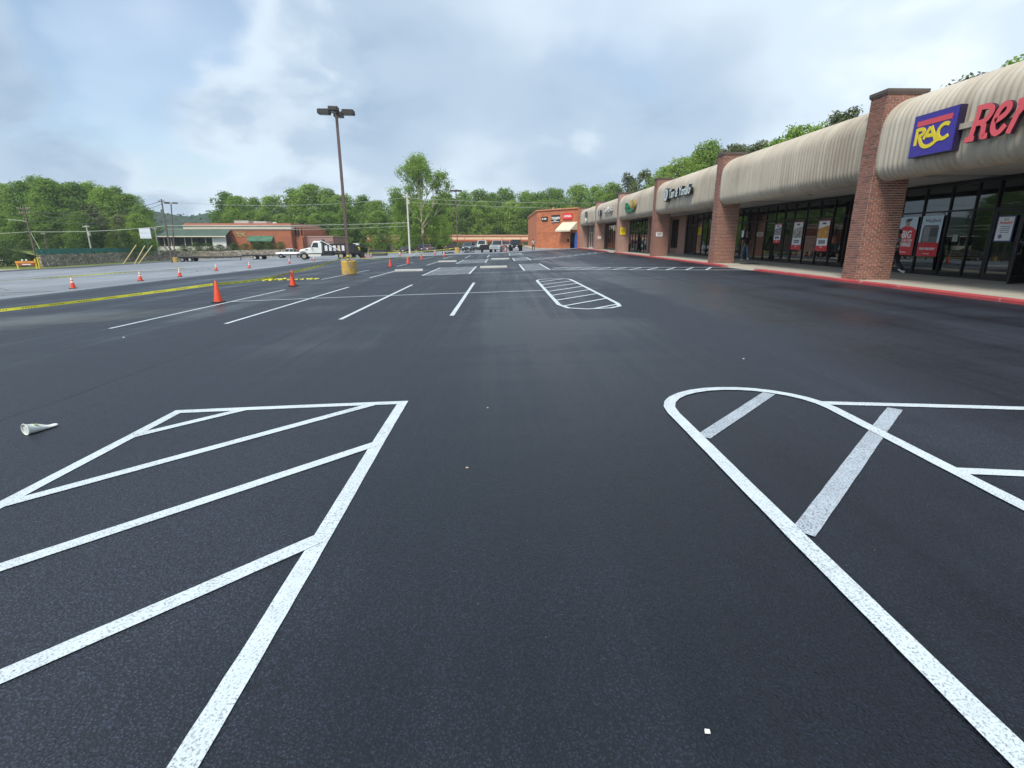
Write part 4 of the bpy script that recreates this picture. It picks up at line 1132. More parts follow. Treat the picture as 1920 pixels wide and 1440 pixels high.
SHOE_W = plain('shoe_white', (0.72, 0.71, 0.68), 0.6)
HAIR_G = plain('hair_grey_brown', (0.16, 0.13, 0.10), 0.8)
HAIR_B = plain('hair_black', (0.012, 0.010, 0.010), 0.7)
person('person in dark shirt and blue jeans walking past the shop windows', (15.55, 33.55, ZS + 0.004), R(-12), 1.82, NAVYC, DEN, SKIN, SHOE_W, HAIR_G, (22, 6, -16, 26, -14, 12, 18, 14))
person('person in a patterned shirt half hidden behind the nearest brick pillar', (15.5, 20.60, ZS + 0.004), R(35), 1.72, PATT, NAVYC, SKIN2, SHOE_W, HAIR_B, (20, 8, -14, 22, -10, 14, 16, 20))
person('person in grey top and black trousers standing by the orange shop', (5.25, 85.1, gz(5.25, 85.1) + 0.004), R(200), 1.78, GREYC, BLKC, SKIN, BLKC, HAIR_B, (14, 2, -14, 2, -8, 30, 10, 70))
person('person in black standing in the far shop doorway', (13.7, 56.4, ZS + 0.004), R(80), 1.76, plain('taupe_cloth', (0.10, 0.085, 0.07), 0.9), BLKC, SKIN, BLKC, HAIR_G, (4, 2, -4, 2, -4, 10, 4, 12))

# ================================================================ LAMP POSTS, CONES, TAPE, WHEEL STOPS
def lamp_post(label, x, y, top, heads, wbase=0.47, hbase=0.82, lean=0.0):
    z = gz(x, y) + 0.012
    t = thing('lamp_post', label, 'lamp post', (x, y, z), 0, 'lamp posts in the parking lot')
    m = MB(); rs = []
    for zz, r in ((-0.1, wbase), (hbase - 0.04, wbase * 0.985), (hbase, wbase * 0.93)):
        rs.append([(r * math.cos(2 * math.pi * k / 28), r * math.sin(2 * math.pi * k / 28), zz) for k in range(28)])
    m.rings(rs, True, True); m.build('concrete_base', BASE_YEL, t)
    Hh = top - z
    m = MB(); m.rings([[(s1 * w + (lean if zz > 2 else 0), s2 * w, zz) for s1, s2 in ((-1, -1), (1, -1), (1, 1), (-1, 1))] for zz, w in ((hbase - 0.02, 0.078), (Hh, 0.066))]); m.box(-0.17, 0.17, -0.17, 0.17, hbase, hbase + 0.03)
    m.build('pole', POLE_BR, t)
    for a in heads:
        c, s = math.cos(R(a)), math.sin(R(a))
        rot = Matrix.Rotation(R(a), 3, 'Z')
        m = MB(); rs = []
        for xx, hw, z0, z1 in ((0.34, 0.23, 0.02, 0.22), (0.40, 0.26, 0.0, 0.26), (0.98, 0.26, 0.0, 0.25), (1.05, 0.22, 0.03, 0.20)):
            rs.append([rot @ Vector((xx, yy, Hh + zz)) + Vector((lean, 0, 0)) for yy, zz in ((-hw, z0), (hw, z0), (hw, z1), (-hw, z1))])
        m.rings(rs); m.obox(rot @ Vector((0.2, 0, Hh + 0.10)) + Vector((lean, 0, 0)), (0.36, 0.07, 0.07), rot)
        hd = m.build('lamp_head', plain('lamp_housing', (0.055, 0.050, 0.047), 0.5, 0.2), t)
        m = MB(); m.obox(rot @ Vector((0.69, 0, Hh - 0.004)) + Vector((lean, 0, 0)), (0.50, 0.40, 0.012), rot); m.build('lens', plain('lamp_lens', (0.32, 0.33, 0.33), 0.15), hd)
    return t
lamp_post('tall brown lamp post with four heads on a yellow base wound with tape', -9.58, 33.75, 8.65, (5, 95, 185, 275))
lamp_post('lamp post standing before the parked cars', -7.63, 95.4, 9.45, (10, 100, 190, 280))
lamp_post('lamp post standing by the flatbed trailer', -57.6, 95.5, 7.4, (0, 180), lean=0.9)
def cone(label, x, y, h=0.71, collar=False, rz=0.0, grp='orange cones along the caution tape', base=True):
    dz = 0.018 if new_edge(y) < x < 11.8 and y < 79.5 else 0.003
    t = thing('traffic_cone', label, 'traffic cone', (x, y, gz(x, y) + dz), rz, grp)
    m = MB(); b = 0.185
    rs = [[(sx * w, sy * w, z) for sx, sy in ((-1, -.72), (-.72, -1), (.72, -1), (1, -.72), (1, .72), (.72, 1), (-.72, 1), (-1, .72))] for z, w in ((0, b), (0.03, b), (0.038, b * 0.93))]
    m.rings(rs); m.build('base', CONE_B, t)
    def prof(z0, z1, o=0.0, n=18):
        r = lambda z: 0.134 - (0.134 - 0.030) * (z - 0.036) / (h - 0.036) + o
        return [[(r(z) * math.cos(2 * math.pi * k / n), r(z) * math.sin(2 * math.pi * k / n), z) for k in range(n)] for z in (z0, z1)]
    m = MB(); m.rings(prof(0.036, h - 0.01) + [[(0.024 * math.cos(2 * math.pi * k / 18), 0.024 * math.sin(2 * math.pi * k / 18), h) for k in range(18)]], False, True, 0, True)
    m.build('cone_body', CONE_O, t)
    if collar:
        for z0, z1 in ((h * 0.50, h * 0.64), (h * 0.72, h * 0.94)):
            MB().rings(prof(z0, z1, 0.003), False, False, 0, True).build('collar', CONE_W, t)
    return t
cone('orange cone nearest the camera, at the start of the painted cross line', -9.44, 17.62)
cone('orange cone beside the heap of caution tape', -9.52, 24.3)
cone('first plain orange cone beyond the yellow lamp base', -8.72, 42.2)
cone('second plain orange cone beyond the yellow lamp base', -8.3, 47.9)
cone('third plain orange cone beyond the yellow lamp base', -8.85, 60.0)
gl = 'collared cones along the edge of the fresh asphalt'
for i, (x, y, lb) in enumerate([(-26.1, 32.6, 'leftmost white collared cone on the worn asphalt'), (-26.25, 38.97, 'second white collared cone from the left'), (-26.2, 43.7, 'third white collared cone from the left'), (-29.2, 55.0, 'fourth white collared cone from the left'), (-27.9, 59.5, 'fifth white collared cone from the left'), (-29.05, 73.8, 'sixth white collared cone, left of the dump truck'), (-28.9, 83.0, 'white collared cone in front of the dump truck step')]):
    cone(lb, x, y, 0.71, True, 0.3 * i, gl)
gl = 'collared cones across the far lot'
for i, (x, y, lb) in enumerate([(-22.3, 88.5, 'left of the two far collared cones behind the dump truck'), (-21.6, 89.5, 'right of the two far collared cones behind the dump truck'), (-16.7, 89.0, 'far collared cone left of the parked cars'), (-10.6, 87.0, 'far collared cone left of the second lamp post'), (-7.2, 68.2, 'collared cone beside the dark rubble'), (0.8, 85.0, 'collared cone between the pickup and the black off-roader')]):
    cone(lb, x, y, 0.71, True, 0.4 * i, gl)
def ribbon(name, pts, w, twists, mat, label, cat, sag=0.0, flat=False, group=None):
    P = []; 
    for i in range(len(pts) - 1):
        a, b = Vector(pts[i]), Vector(pts[i + 1]); n = max(6, int((b - a).length / 0.25))
        for k in range(n):
            s = k / n; p = a.lerp(b, s); p.z -= sag * (b - a).length * 4 * s * (1 - s); P.append(p)
    P.append(Vector(pts[-1]))
    me = bpy.data.meshes.new(name); vs = []; uv = []; d = 0.0
    for i, p in enumerate(P):
        t = (P[min(i + 1, len(P) - 1)] - P[max(i - 1, 0)]).normalized()
        sd_ = t.cross(Vector((0, 0, 1))).normalized(); up = sd_.cross(t)
        if i: d += (p - P[i - 1]).length
        a = twists(d)
        o = (sd_ * math.cos(a) + up * math.sin(a)) * w / 2
        if flat: o = sd_ * w / 2
        vs += [p + o, p - o]; uv.append(d)
    fs = [(2 * i, 2 * i + 1, 2 * i + 3, 2 * i + 2) for i in range(len(P) - 1)]
    me.from_pydata([tuple(v) for v in vs], [], fs); me.materials.append(mat)
    ul = me.uv_layers.new()
    for f in me.polygons:
        for li in f.loop_indices:
            vi = me.loops[li].vertex_index; ul.data[li].uv = (uv[vi // 2], vi % 2)
    o = link(name, me); tag(o, label, cat, group)
    return o
ct = gz(-9.44, 17.6) + 0.62; c2 = gz(-9.52, 24.3) + 0.62
ribbon('caution_tape', [(-21.0, 9.3, gz(-21, 9.3) + 0.34), (-9.50, 17.55, ct)], 0.072, lambda d: 1.35 + 0.75 * math.exp(-((d - 8.2) / 1.3) ** 2) + 0.25 * math.sin(d * 0.6), TAPE, 'yellow caution tape stretched from the left to the nearest orange cone', 'caution tape', 0.012)
ribbon('caution_tape', [(-9.46, 17.7, ct), (-9.55, 24.3, c2)], 0.078, lambda d: 1.2 + 0.5 * math.sin(d * 0.6), TAPE, 'yellow caution tape between the two nearest orange cones', 'caution tape', 0.012)
ribbon('caution_tape', [(-9.55, 24.4, c2), (-9.62, 33.64, 0.55)], 0.085, lambda d: 1.35 + 0.4 * math.sin(d * 0.7), TAPE, 'yellow caution tape rising from the second cone to the lamp post', 'caution tape', 0.006)
rnd = random.Random(4)
wrap_ = [(-9.58 + 0.10 * math.cos(k * 0.8), 33.75 + 0.10 * math.sin(k * 0.8), 0.50 + 0.10 * math.sin(k * 0.37) + rnd.uniform(-.02, .02)) for k in range(40)]
ribbon('tape_knot', wrap_, 0.075, lambda d: 1.57 + 0.3 * math.sin(d * 5), TAPE, 'knot of yellow tape wound around the lamp post', 'caution tape')
ribbon('caution_tape', [(-9.5, 33.9, 0.50), (-8.72, 42.2, gz(-8.7, 42.2) + 0.68), (-8.85, 60, gz(-8.85, 60) + 0.62), (-9.5, 80, gz(-9.5, 80) + 0.5), (-7.7, 95.3, 0.2)], 0.055, lambda d: 1.3 + 0.6 * math.sin(d * 0.5), TAPE, 'yellow caution tape running from the lamp post to the far cones', 'caution tape', 0.008)
ribbon('caution_tape', [(-36.2, 30.0, gz(-36, 30) + 0.3), (-38.0, 41.0, gz(-38, 41) + 0.25), (-37.2, 52.0, gz(-37, 52) + 0.20), (-36.5, 62.0, gz(-36.5, 62) + 0.12)], 0.08, lambda d: 1.2 + 0.9 * math.sin(d * 0.4), TAPE, 'slack yellow tape low across the worn asphalt at left', 'caution tape', 0.004)
ribbon('caution_tape', [(-7.4, 95.2, 0.1), (-13, 97.5, gz(-13, 97) + 0.55), (-24, 100, gz(-24, 100) + 0.65), (-33, 102, gz(-33, 102) + 0.5)], 0.045, lambda d: 1.3, TAPE, 'far yellow tape hung before the parked sedan', 'caution tape', 0.008)
heap = []
for k in range(110):
    s = k / 109; x = -13.4 + 3.4 * s; y = 30.2 - 1.0 * s
    q = 0.20 if s < 0.4 else 0.06
    heap.append((x + rnd.uniform(-q, q), y + rnd.uniform(-q, q), gz(x, y) + 0.03 + abs(rnd.gauss(0, 0.04 if s < 0.4 else 0.012))))
ribbon('tape_heap', heap, 0.08, lambda d: 1.0 + 2.0 * math.sin(d * 3), TAPE, 'heap of yellow tape lying on the fresh asphalt', 'caution tape')
def wheel_stop(label, x0, x1, y):
    xm = (x0 + x1) / 2; L_ = abs(x1 - x0)
    m = MB(); rs = []
    for xx, ins in ((-L_ / 2, 0.03), (-L_ / 2 + 0.04, 0.0), (L_ / 2 - 0.04, 0.0), (L_ / 2, 0.03)):
        rs.append([(xx, -0.085 + ins, 0), (xx, 0.085 - ins, 0), (xx, 0.065 - ins, 0.10), (xx, 0.035 - ins * .6, 0.125 - ins * .5), (xx, -0.035 + ins * .6, 0.125 - ins * .5), (xx, -0.065 + ins, 0.10)])
    m.rings(rs)
    o = m.build('wheel_stop', CONC_W); o.location = (xm, y, gz(xm, y) + 0.024); o.rotation_euler = (0, R(-1.2), R(1))
    tag(o, label, 'wheel stop', 'concrete wheel stops')
wheel_stop('white concrete wheel stop, near and left of the hatched box', -6.75, -4.95, 34.0)
wheel_stop('white concrete wheel stop, near and right of the hatched box', -1.33, 0.45, 34.7)
wheel_stop('white concrete wheel stop, farther and left', -5.65, -3.98, 48.5)
wheel_stop('white concrete wheel stop, farther and right', -0.87, 0.86, 50.8)
# rubble heaps by the far lamp post
for x, y, lb in ((-8.9, 91.5, 'dark rubble heap left of the far lamp base'), (-5.5, 92.0, 'dark rubble heap right of the far lamp base')):
    m = MB()
    for k in range(26):
        a = rnd.uniform(0, 6.28); r = rnd.uniform(0, 1.1); s = rnd.uniform(0.10, 0.30)
        m.obox((x + r * math.cos(a), y + 0.5 * r * math.sin(a), gz(x, y) + s * 0.3), (s * 1.3, s, s * 0.7), Matrix.Rotation(rnd.uniform(0, 3), 3, Vector((rnd.random(), rnd.random(), 1)).normalized()))
    tag(m.build('rubble_heap', DARK), lb, 'rubble')
# crushed paper cup and crumbs of litter
t = thing('paper_cup', 'crushed white paper cup lying on the fresh asphalt', 'paper cup', (-4.48, 4.83, gz(-4.48, 4.83) + 0.018), R(70))
m = MB(); rs = []; n = 22
for xx, rr, fl, lift in ((-0.125, 0.054, 1.0, 0), (-0.122, 0.0505, 1.0, 0), (-0.06, 0.047, 0.92, 0), (0.0, 0.043, 0.75, 0), (0.05, 0.039, 0.50, 0.0), (0.09, 0.036, 0.36, 0.004), (0.12, 0.033, 0.34, 0.008), (0.132, 0.027, 0.34, 0.010)):
    rs.append([(xx, rr * math.cos(2 * math.pi * k / n), rr * fl + lift + rr * fl * math.sin(2 * math.pi * k / n) * (1 + 0.05 * math.sin(3 * k))) for k in range(n)])
CUPW = plain('cup_paper', (0.74, 0.77, 0.72), 0.55, var=0.05)
m.rings(rs, False, True, 0, True); m.build('cup_body', CUPW, t)
m = MB(); rs = []
for k in range(25):
    a = 2 * math.pi * k / 24; c = Vector((-0.125, 0.054 * math.cos(a), 0.054 + 0.054 * math.sin(a))); rs.append([c + Vector((0.004 * math.cos(b), 0.004 * math.sin(b) * math.cos(a), 0.004 * math.sin(b) * math.sin(a))) for b in (0, 1.57, 3.14, 4.71)])
m.rings(rs, False, False, 0, True); m.build('rim', CUPW, t)
m = MB(); m.cyl((-0.115, 0, 0.052), (-0.112, 0, 0.052), 0.047, n=20); m.build('lid_inside', plain('cup_inside', (0.60, 0.64, 0.64), 0.6), t)
m = MB(); m.cyl((-0.045, -0.026, 0.078), (-0.045, -0.0275, 0.0815), 0.015, n=16); m.build('printed_mark', plain('cup_green', (0.28, 0.36, 0.14), 0.6), t)
for i, (x, y, s, lb) in enumerate([(0.70, 1.37, 0.010, 'tiny white paper scrap near the bottom of the picture'), (-0.26, 3.59, 0.011, 'tiny tan paper scrap in the middle of the near lane'), (-0.14, 5.04, 0.008, 'tiny white speck farther up the near lane'), (-7.7, 10.6, 0.022, 'white paper scrap left of the first stall line'), (3.35, 6.9, 0.014, 'tiny pale scrap beyond the round ended island')]):
    m = MB(); m.add([(-s, -s * .6, 0.002), (s * .8, -s * .8, s * .3), (s, s * .7, 0.003), (-s * .7, s * .8, s * .5), (0, 0, s * .35)], [(0, 1, 4), (1, 2, 4), (2, 3, 4), (3, 0, 4)])
    m.add([(-s, -s * .6, 0.0), (s * .8, -s * .8, 0.0), (s, s * .7, 0.0), (-s * .7, s * .8, 0.0)], [(0, 1, 2, 3)])
    o = m.build('paper_scrap', CUPW if i != 1 else plain('scrap_tan', (0.5, 0.36, 0.22), 0.8)); o.location = (x, y, gz(x, y) + 0.019); tag(o, lb, 'litter', 'scraps of litter on the asphalt')

# ================================================================ VEHICLES
def wheel(parent, x, y, r, w, rim=0.60, mat=None, name='wheel'):
    m = MB(); n = 20; rs = []
    for yy, rr in ((-w / 2, r * 0.86), (-w / 2 + w * 0.12, r * 0.97), (-w * 0.2, r), (w * 0.2, r), (w / 2 - w * 0.12, r * 0.97), (w / 2, r * 0.86)):
        rs.append([(x + rr * math.cos(2 * math.pi * k / n), y + yy, r + rr * math.sin(2 * math.pi * k / n)) for k in range(n)])
    m.rings(rs, True, True, 0, True); wo = m.build(name, RUBBER, parent)
    s = 1 if y > 0 else -1
    m = MB(); m.cyl((x, y + s * w * 0.42, r), (x, y + s * w * 0.52, r), r * rim, r * rim * 0.92, 16)
    m.cyl((x, y + s * w * 0.52, r), (x, y + s * w * 0.58, r), r * 0.18, r * 0.16, 10); m.build('rim', mat or CHROME, wo)
def car(label, loc, rz, col, spec, group='cars parked across the far lot'):
    """forward is +x; spec: L, W, wheel r, wheelbase stations, lower body stations, cabin stations"""
    t = thing('parked_car', label, spec.get('cat', 'car'), loc, rz, group)
    W = spec['W'] / 2; r = spec['r']
    paint = plain('car_paint_' + '_'.join('%02d' % int(c * 100) for c in col), col, 0.28, 0.25, var=0.03, coat=0.8)
    m = MB(); rs = []
    for x, z0, z1, k in spec['body']:
        h = W * k
        rs.append([(x, -h * .92, z0), (x, h * .92, z0), (x, h, z0 + (z1 - z0) * .25), (x, h, z0 + (z1 - z0) * .70), (x, h * .93, z1 - .03), (x, h * .80, z1), (x, -h * .80, z1), (x, -h * .93, z1 - .03), (x, -h, z0 + (z1 - z0) * .70), (x, -h, z0 + (z1 - z0) * .25)])
    m.rings(rs, True, True, 0, True); b = m.build('body', paint, t)
    (xa, za), (xb, zb_), (xc, zc2), (xd, zd) = spec['cabin']      # windscreen foot, roof front, roof rear, rear foot
    hw, ht = W * .93, W * .78
    m = MB()
    lo = [(xa, za), (xd, zd)]; 
    A = [(xa, -hw, za), (xa, hw, za), (xb, ht, zb_), (xb, -ht, zb_)]; D_ = [(xd, -hw, zd), (xd, hw, zd), (xc, ht, zc2), (xc, -ht, zc2)]
    m.add(A + D_, [(0, 1, 2, 3), (4, 7, 6, 5), (3, 2, 6, 7), (0, 3, 7, 4), (1, 5, 6, 2), (0, 4, 5, 1)])
    cab = m.build('cabin', paint, t)
    def panel(p, ins, out_):
        c = sum((Vector(q) for q in p), Vector()) / len(p); nrm = (Vector(p[1]) - Vector(p[0])).cross(Vector(p[2]) - Vector(p[0])).normalized()
        if nrm.dot(c - Vector(((xa + xd) / 2, 0, za))) < 0: nrm = -nrm
        q = [c + (Vector(v) - c) * ins + nrm * out_ for v in p]
        mm = MB(); mm.add(q, [tuple(range(len(q)))]); mm.add([v - nrm * 0.03 for v in q], [tuple(range(len(q)))]); return mm
    panel(A, 0.88, 0.012).build('windscreen', CARGLASS, cab)
    if spec.get('rear_glass', True): panel(D_, 0.86, 0.012).build('rear_window', CARGLASS, cab)
    nsp = spec.get('side', 2)
    for s in (-1, 1):
        lo0, lo1, up0, up1 = Vector((xa, s * hw, za)), Vector((xd, s * hw, zd)), Vector((xb, s * ht, zb_)), Vector((xc, s * ht, zc2))
        for i in range(nsp):
            f0, f1 = (i + 0.06) / nsp, (i + 0.94) / nsp
            mm = MB(); q = []
            for f, g in ((f0, .14), (f1, .14), (f1, .84), (f0, .84)):
                q.append(lo0.lerp(lo1, f).lerp(up0.lerp(up1, f), g) + Vector((0, s * 0.008, 0)))
            mm.add(q, [(0, 1, 2, 3)]); mm.add([v - Vector((0, s * .02, 0)) for v in q], [(0, 1, 2, 3)]); mm.build('side_window', CARGLASS, cab)
        MB().obox((xa - 0.12, s * (W + 0.08), za + 0.06), (0.10, 0.20, 0.13)).build('mirror', paint, t)
    x0, x1 = spec['body'][0][0], spec['body'][-1][0]               # rear, front
    zf = spec['body'][-1][2]; zr = spec['body'][0][2]
    for s in (-1, 1):
        MB().obox((x1 + 0.005, s * W * .68, zf - 0.10), (0.06, W * .36, 0.15)).build('headlight', plain('headlamp', (0.62, 0.64, 0.66), 0.15), t)
        MB().obox((x0 - 0.005, s * W * .74, zr - 0.12), (0.06, W * .26, 0.20)).build('tail_light', plain('tail_lamp', (0.34, 0.02, 0.02), 0.2), t)
        for wx in spec['axles']:
            wheel(t, wx, s * (W - 0.11), r, 0.22)
            MB().cyl((wx, s * (W - 0.16), r + 0.02), (wx, s * (W + 0.004), r + 0.02), r * 1.17, n=18).build('wheel_arch', BLACK, t)
    MB().obox((x1 + 0.012, 0, zf - 0.18), (0.05, W * .80, 0.20)).build('grille', spec.get('grille', DARK), t)
    MB().obox((x1 + 0.03, 0, spec['body'][-1][1] + 0.10), (0.10, W * 1.8, 0.18)).build('bumper', spec.get('bump', DARK), t)
    MB().obox((x0 - 0.03, 0, spec['body'][0][1] + 0.10), (0.10, W * 1.8, 0.18)).build('bumper', spec.get('bump', DARK), t)
    MB().obox((x0 - 0.04, 0, zr - 0.30), (0.02, 0.34, 0.16)).build('number_plate', WHITE, t)
    return t
SEDAN = dict(W=1.82, r=0.32, axles=(-1.35, 1.40), body=[(-2.35, .30, .92, .86), (-2.2, .22, 1.00, .96), (-1.2, .20, .98, 1), (0.8, .20, .96, 1), (1.9, .22, .84, .98), (2.3, .30, .70, .84)], cabin=((1.0, .93), (0.25, 1.44), (-1.05, 1.43), (-1.85, .97)))
SUV = dict(W=1.92, r=0.37, axles=(-1.40, 1.42), cat='suv', body=[(-2.35, .40, 1.05, .92), (-2.25, .28, 1.12, .99), (-1.0, .26, 1.12, 1), (0.9, .26, 1.10, 1), (1.9, .28, 1.02, .98), (2.32, .38, .92, .88)], cabin=((1.05, 1.08), (0.35, 1.74), (-2.16, 1.72), (-2.29, 1.10)), side=3)
VAN = dict(W=1.98, r=0.34, axles=(-1.45, 1.55), cat='minivan', body=[(-2.50, .36, 1.02, .92), (-2.4, .24, 1.08, .99), (-1.0, .22, 1.08, 1), (1.0, .22, 1.06, 1), (2.0, .24, .95, .97), (2.45, .34, .80, .84)], cabin=((1.55, 1.02), (0.55, 1.73), (-2.1, 1.72), (-2.45, 1.05)), side=3)
PICK = dict(W=2.02, r=0.40, axles=(-1.85, 1.75), cat='pickup', body=[(-2.9, .52, 1.10, .96), (-2.8, .42, 1.14, 1), (-1.0, .40, 1.14, 1), (1.0, .40, 1.16, 1), (2.4, .42, 1.14, .99), (2.8, .50, 1.06, .92)], cabin=((1.15, 1.14), (0.55, 1.88), (-0.75, 1.87), (-0.95, 1.14)), bump=CHROME, grille=CHROME)
BOXV = dict(W=2.05, r=0.36, axles=(-1.6, 1.7), cat='van', body=[(-2.7, .45, 1.15, .97), (-2.65, .30, 1.2, 1), (-1.0, .28, 1.2, 1), (1.2, .28, 1.18, 1), (2.2, .30, 1.05, .96), (2.6, .40, .88, .86)], cabin=((1.75, 1.12), (1.0, 2.05), (-2.55, 2.05), (-2.65, 1.18)), side=3)
def gp(x, y, d=0.0): return (x, y, gz(x, y) + d)
car('dark grey sedan seen from behind under the big tree', gp(-20.9, 120.5), R(75), (0.05, 0.05, 0.055), SEDAN)
car('dark blue suv half hidden behind the grey suv', gp(-17.0, 121), R(80), (0.02, 0.03, 0.06), SUV)
car('grey suv with red tail lights seen from behind', gp(-15.3, 117), R(82), (0.16, 0.13, 0.14), SUV)
car('dark brown sedan behind the far lamp post', gp(-10.7, 125), R(20), (0.045, 0.025, 0.022), SEDAN)
car('slate blue minivan facing the camera', gp(-6.7, 113), R(262), (0.10, 0.13, 0.16), VAN)
car('light blue sedan between the minivan and the white van', gp(-5.2, 121), R(265), (0.20, 0.27, 0.34), SEDAN)
car('small white van in the row of parked cars', gp(-4.0, 119), R(266), (0.70, 0.71, 0.70), BOXV)
car('silver pickup truck facing the camera', gp(-0.35, 90.2), R(258), (0.34, 0.36, 0.38), PICK)
car('silver suv behind the pickup truck', gp(1.15, 104), R(262), (0.30, 0.33, 0.36), SUV)
car('white pickup parked behind the dump truck hood', gp(-43.6, 112), R(185), (0.72, 0.73, 0.74), PICK)
car('dark sedan at the far left edge beyond the side road', gp(-86, 92.5, 0.1), R(10), (0.03, 0.035, 0.04), SEDAN)
# black off-roader
t = thing('off_roader', 'black boxy off-roader with upright windscreen facing the camera', 'off-roader', gp(2.55, 88.4), R(262), 'cars parked across the far lot')
JB = plain('off_roader_black', (0.012, 0.014, 0.017), 0.35, var=0.1, coat=0.4)
m = MB(); m.box(-1.85, 0.55, -0.78, 0.78, 0.55, 1.12); m.rings([[(0.55, -.70, .62), (0.55, .70, .62), (0.55, .70, 1.14), (0.55, -.70, 1.14)], [(1.85, -.60, .62), (1.85, .60, .62), (1.85, .60, 1.08), (1.85, -.60, 1.08)]]); m.build('body', JB, t)
m = MB(); m.rings([[(-1.82, -.74, 1.12), (.50, -.74, 1.12), (.50, .74, 1.12), (-1.82, .74, 1.12)], [(-1.75, -.68, 1.84), (.40, -.68, 1.84), (.40, .68, 1.84), (-1.75, .68, 1.84)]]); cb = m.build('hard_top', JB, t)
m = MB(); m.add([(.505, -.66, 1.18), (.505, .66, 1.18), (.425, .62, 1.76), (.425, -.62, 1.76)], [(0, 1, 2, 3)]); m.add([(.46, -.66, 1.18), (.46, .66, 1.18), (.38, .62, 1.76), (.38, -.62, 1.76)], [(0, 1, 2, 3)]); m.build('windscreen', CARGLASS, cb)
for s in (-1, 1):
    m = MB(); m.box(-1.6, -.75, s * .725, s * .755, 1.2, 1.7); m.box(-.6, .22, s * .725, s * .755, 1.2, 1.7); m.build('side_window', CARGLASS, cb)
    m = MB(); m.box(.75, 1.95, s * .62, s * .97, .86, .98); m.build('fender', BLACK, t); m = MB(); m.box(-1.9, -.85, s * .78, s * .97, .86, .98); m.build('fender', BLACK, t)
    m = MB().cyl((1.86, s * .40, .86), (1.90, s * .40, .86), .10, n=14); m.build('headlight', plain('headlamp', (0.62, 0.64, 0.66), 0.15), t)
    MB().obox((0.30, s * .95, 1.28), (.08, .2, .16)).build('mirror', BLACK, t)
    for wx in (-1.25, 1.25): wheel(t, wx, s * .80, .43, .28, .55, DARK)
m = MB()
for k in range(7): m.box(1.855, 1.872, -.27 + .075 * k, -.235 + .075 * k, .70, 1.0)
m.build('grille', DARK, t); MB().box(1.88, 2.10, -.80, .80, .52, .70).build('bumper', BLACK, t)
MB().obox((2.11, 0.35, .60), (.02, .34, .15)).build('number_plate', WHITE, t)
# dark cargo trailer before the pickup
t = thing('utility_trailer', 'small black utility trailer in front of the silver pickup', 'trailer', gp(-2.3, 88.8), R(250))
m = MB(); m.box(-1.0, 1.0, -.72, .72, .45, .55); m.box(-1.0, 1.0, -.74, -.70, .55, 1.25); m.box(-1.0, 1.0, .70, .74, .55, 1.25); m.box(.96, 1.0, -.69, .69, .55, 1.25); m.box(-1.0, -.96, -.69, .69, .55, 1.25); m.build('box', BLACK, t)
m = MB(); m.bar((1.0, -.6, .5), (2.2, 0, .45), .07); m.bar((1.0, .6, .5), (2.2, 0, .45), .07); m.cyl((2.1, 0, 0), (2.1, 0, .5), .04); m.build('tongue', DARK, t)
for s in (-1, 1): wheel(t, -.1, s * .84, .33, .2, .6)

# ---- dump truck (front towards -x)
TP = (-29.4, 91.6)
t = thing('dump_truck', 'white cab dump truck with black bed of white panels', 'truck', gp(*TP), R(9)); t.scale = (1.06, 1.06, 1.06)
DTW = plain('truck_white', (0.74, 0.76, 0.73), 0.4, var=0.06)
TB = plain('truck_black', (0.018, 0.019, 0.022), 0.5, var=0.15)
DULLR = plain('dusty_rim', (0.40, 0.36, 0.29), 0.7)
m = MB(); m.box(-3.5, 4.1, -.45, -.33, .75, .98); m.box(-3.5, 4.1, .33, .45, .75, .98)
for x in (-2.8, -0.5, 1.2, 3.0, 4.0): m.box(x, x + .12, -.33, .33, .78, .95)
m.build('chassis', TB, t)
m = MB(); rs = []
for x, hw, z0, z1 in ((-4.15, .78, .95, 1.42), (-4.0, .92, .85, 1.55), (-3.2, .98, .95, 1.72), (-2.45, 1.02, 1.0, 1.88)):
    rs.append([(x, -hw, z0), (x, hw, z0), (x, hw, z1 - .18), (x, hw * .82, z1), (x, -hw * .82, z1), (x, -hw, z1 - .18)])
m.rings(rs, True, True, 0, False); hood = m.build('hood', DTW, t)
m = MB().box(-4.19, -4.15, -.50, .50, 1.0, 1.40); m.build('grille', CHROME, hood)
for s in (-1, 1):
    MB().obox((-4.10, s * .78, 1.18), (.12, .24, .20)).build('headlight', plain('headlamp', (0.62, 0.64, 0.66), 0.15), hood)
    MB().obox((-3.0, s * 1.0, 1.55), (.36, .05, .14)).build('vent', TB, hood)
m = MB(); rs = []
for z, xf, xr, hw in ((1.0, -2.45, -.75, 1.06), (1.90, -2.42, -.72, 1.06), (2.72, -1.98, -.72, .98), (2.86, -1.80, -.80, .86)):
    rs.append([(xf, -hw, z), (xr, -hw, z), (xr, hw, z), (xf, hw, z)])
m.rings(rs); cabn = m.build('cab', DTW, t)
m = MB(); m.add([(-2.435, -.92, 1.95), (-2.435, .92, 1.95), (-2.06, .86, 2.62), (-2.06, -.86, 2.62)], [(0, 1, 2, 3)]); m.add([(-2.40, -.92, 1.95), (-2.40, .92, 1.95), (-2.02, .86, 2.62), (-2.02, -.86, 2.62)], [(0, 1, 2, 3)]); m.build('windscreen', CARGLASS, cabn)
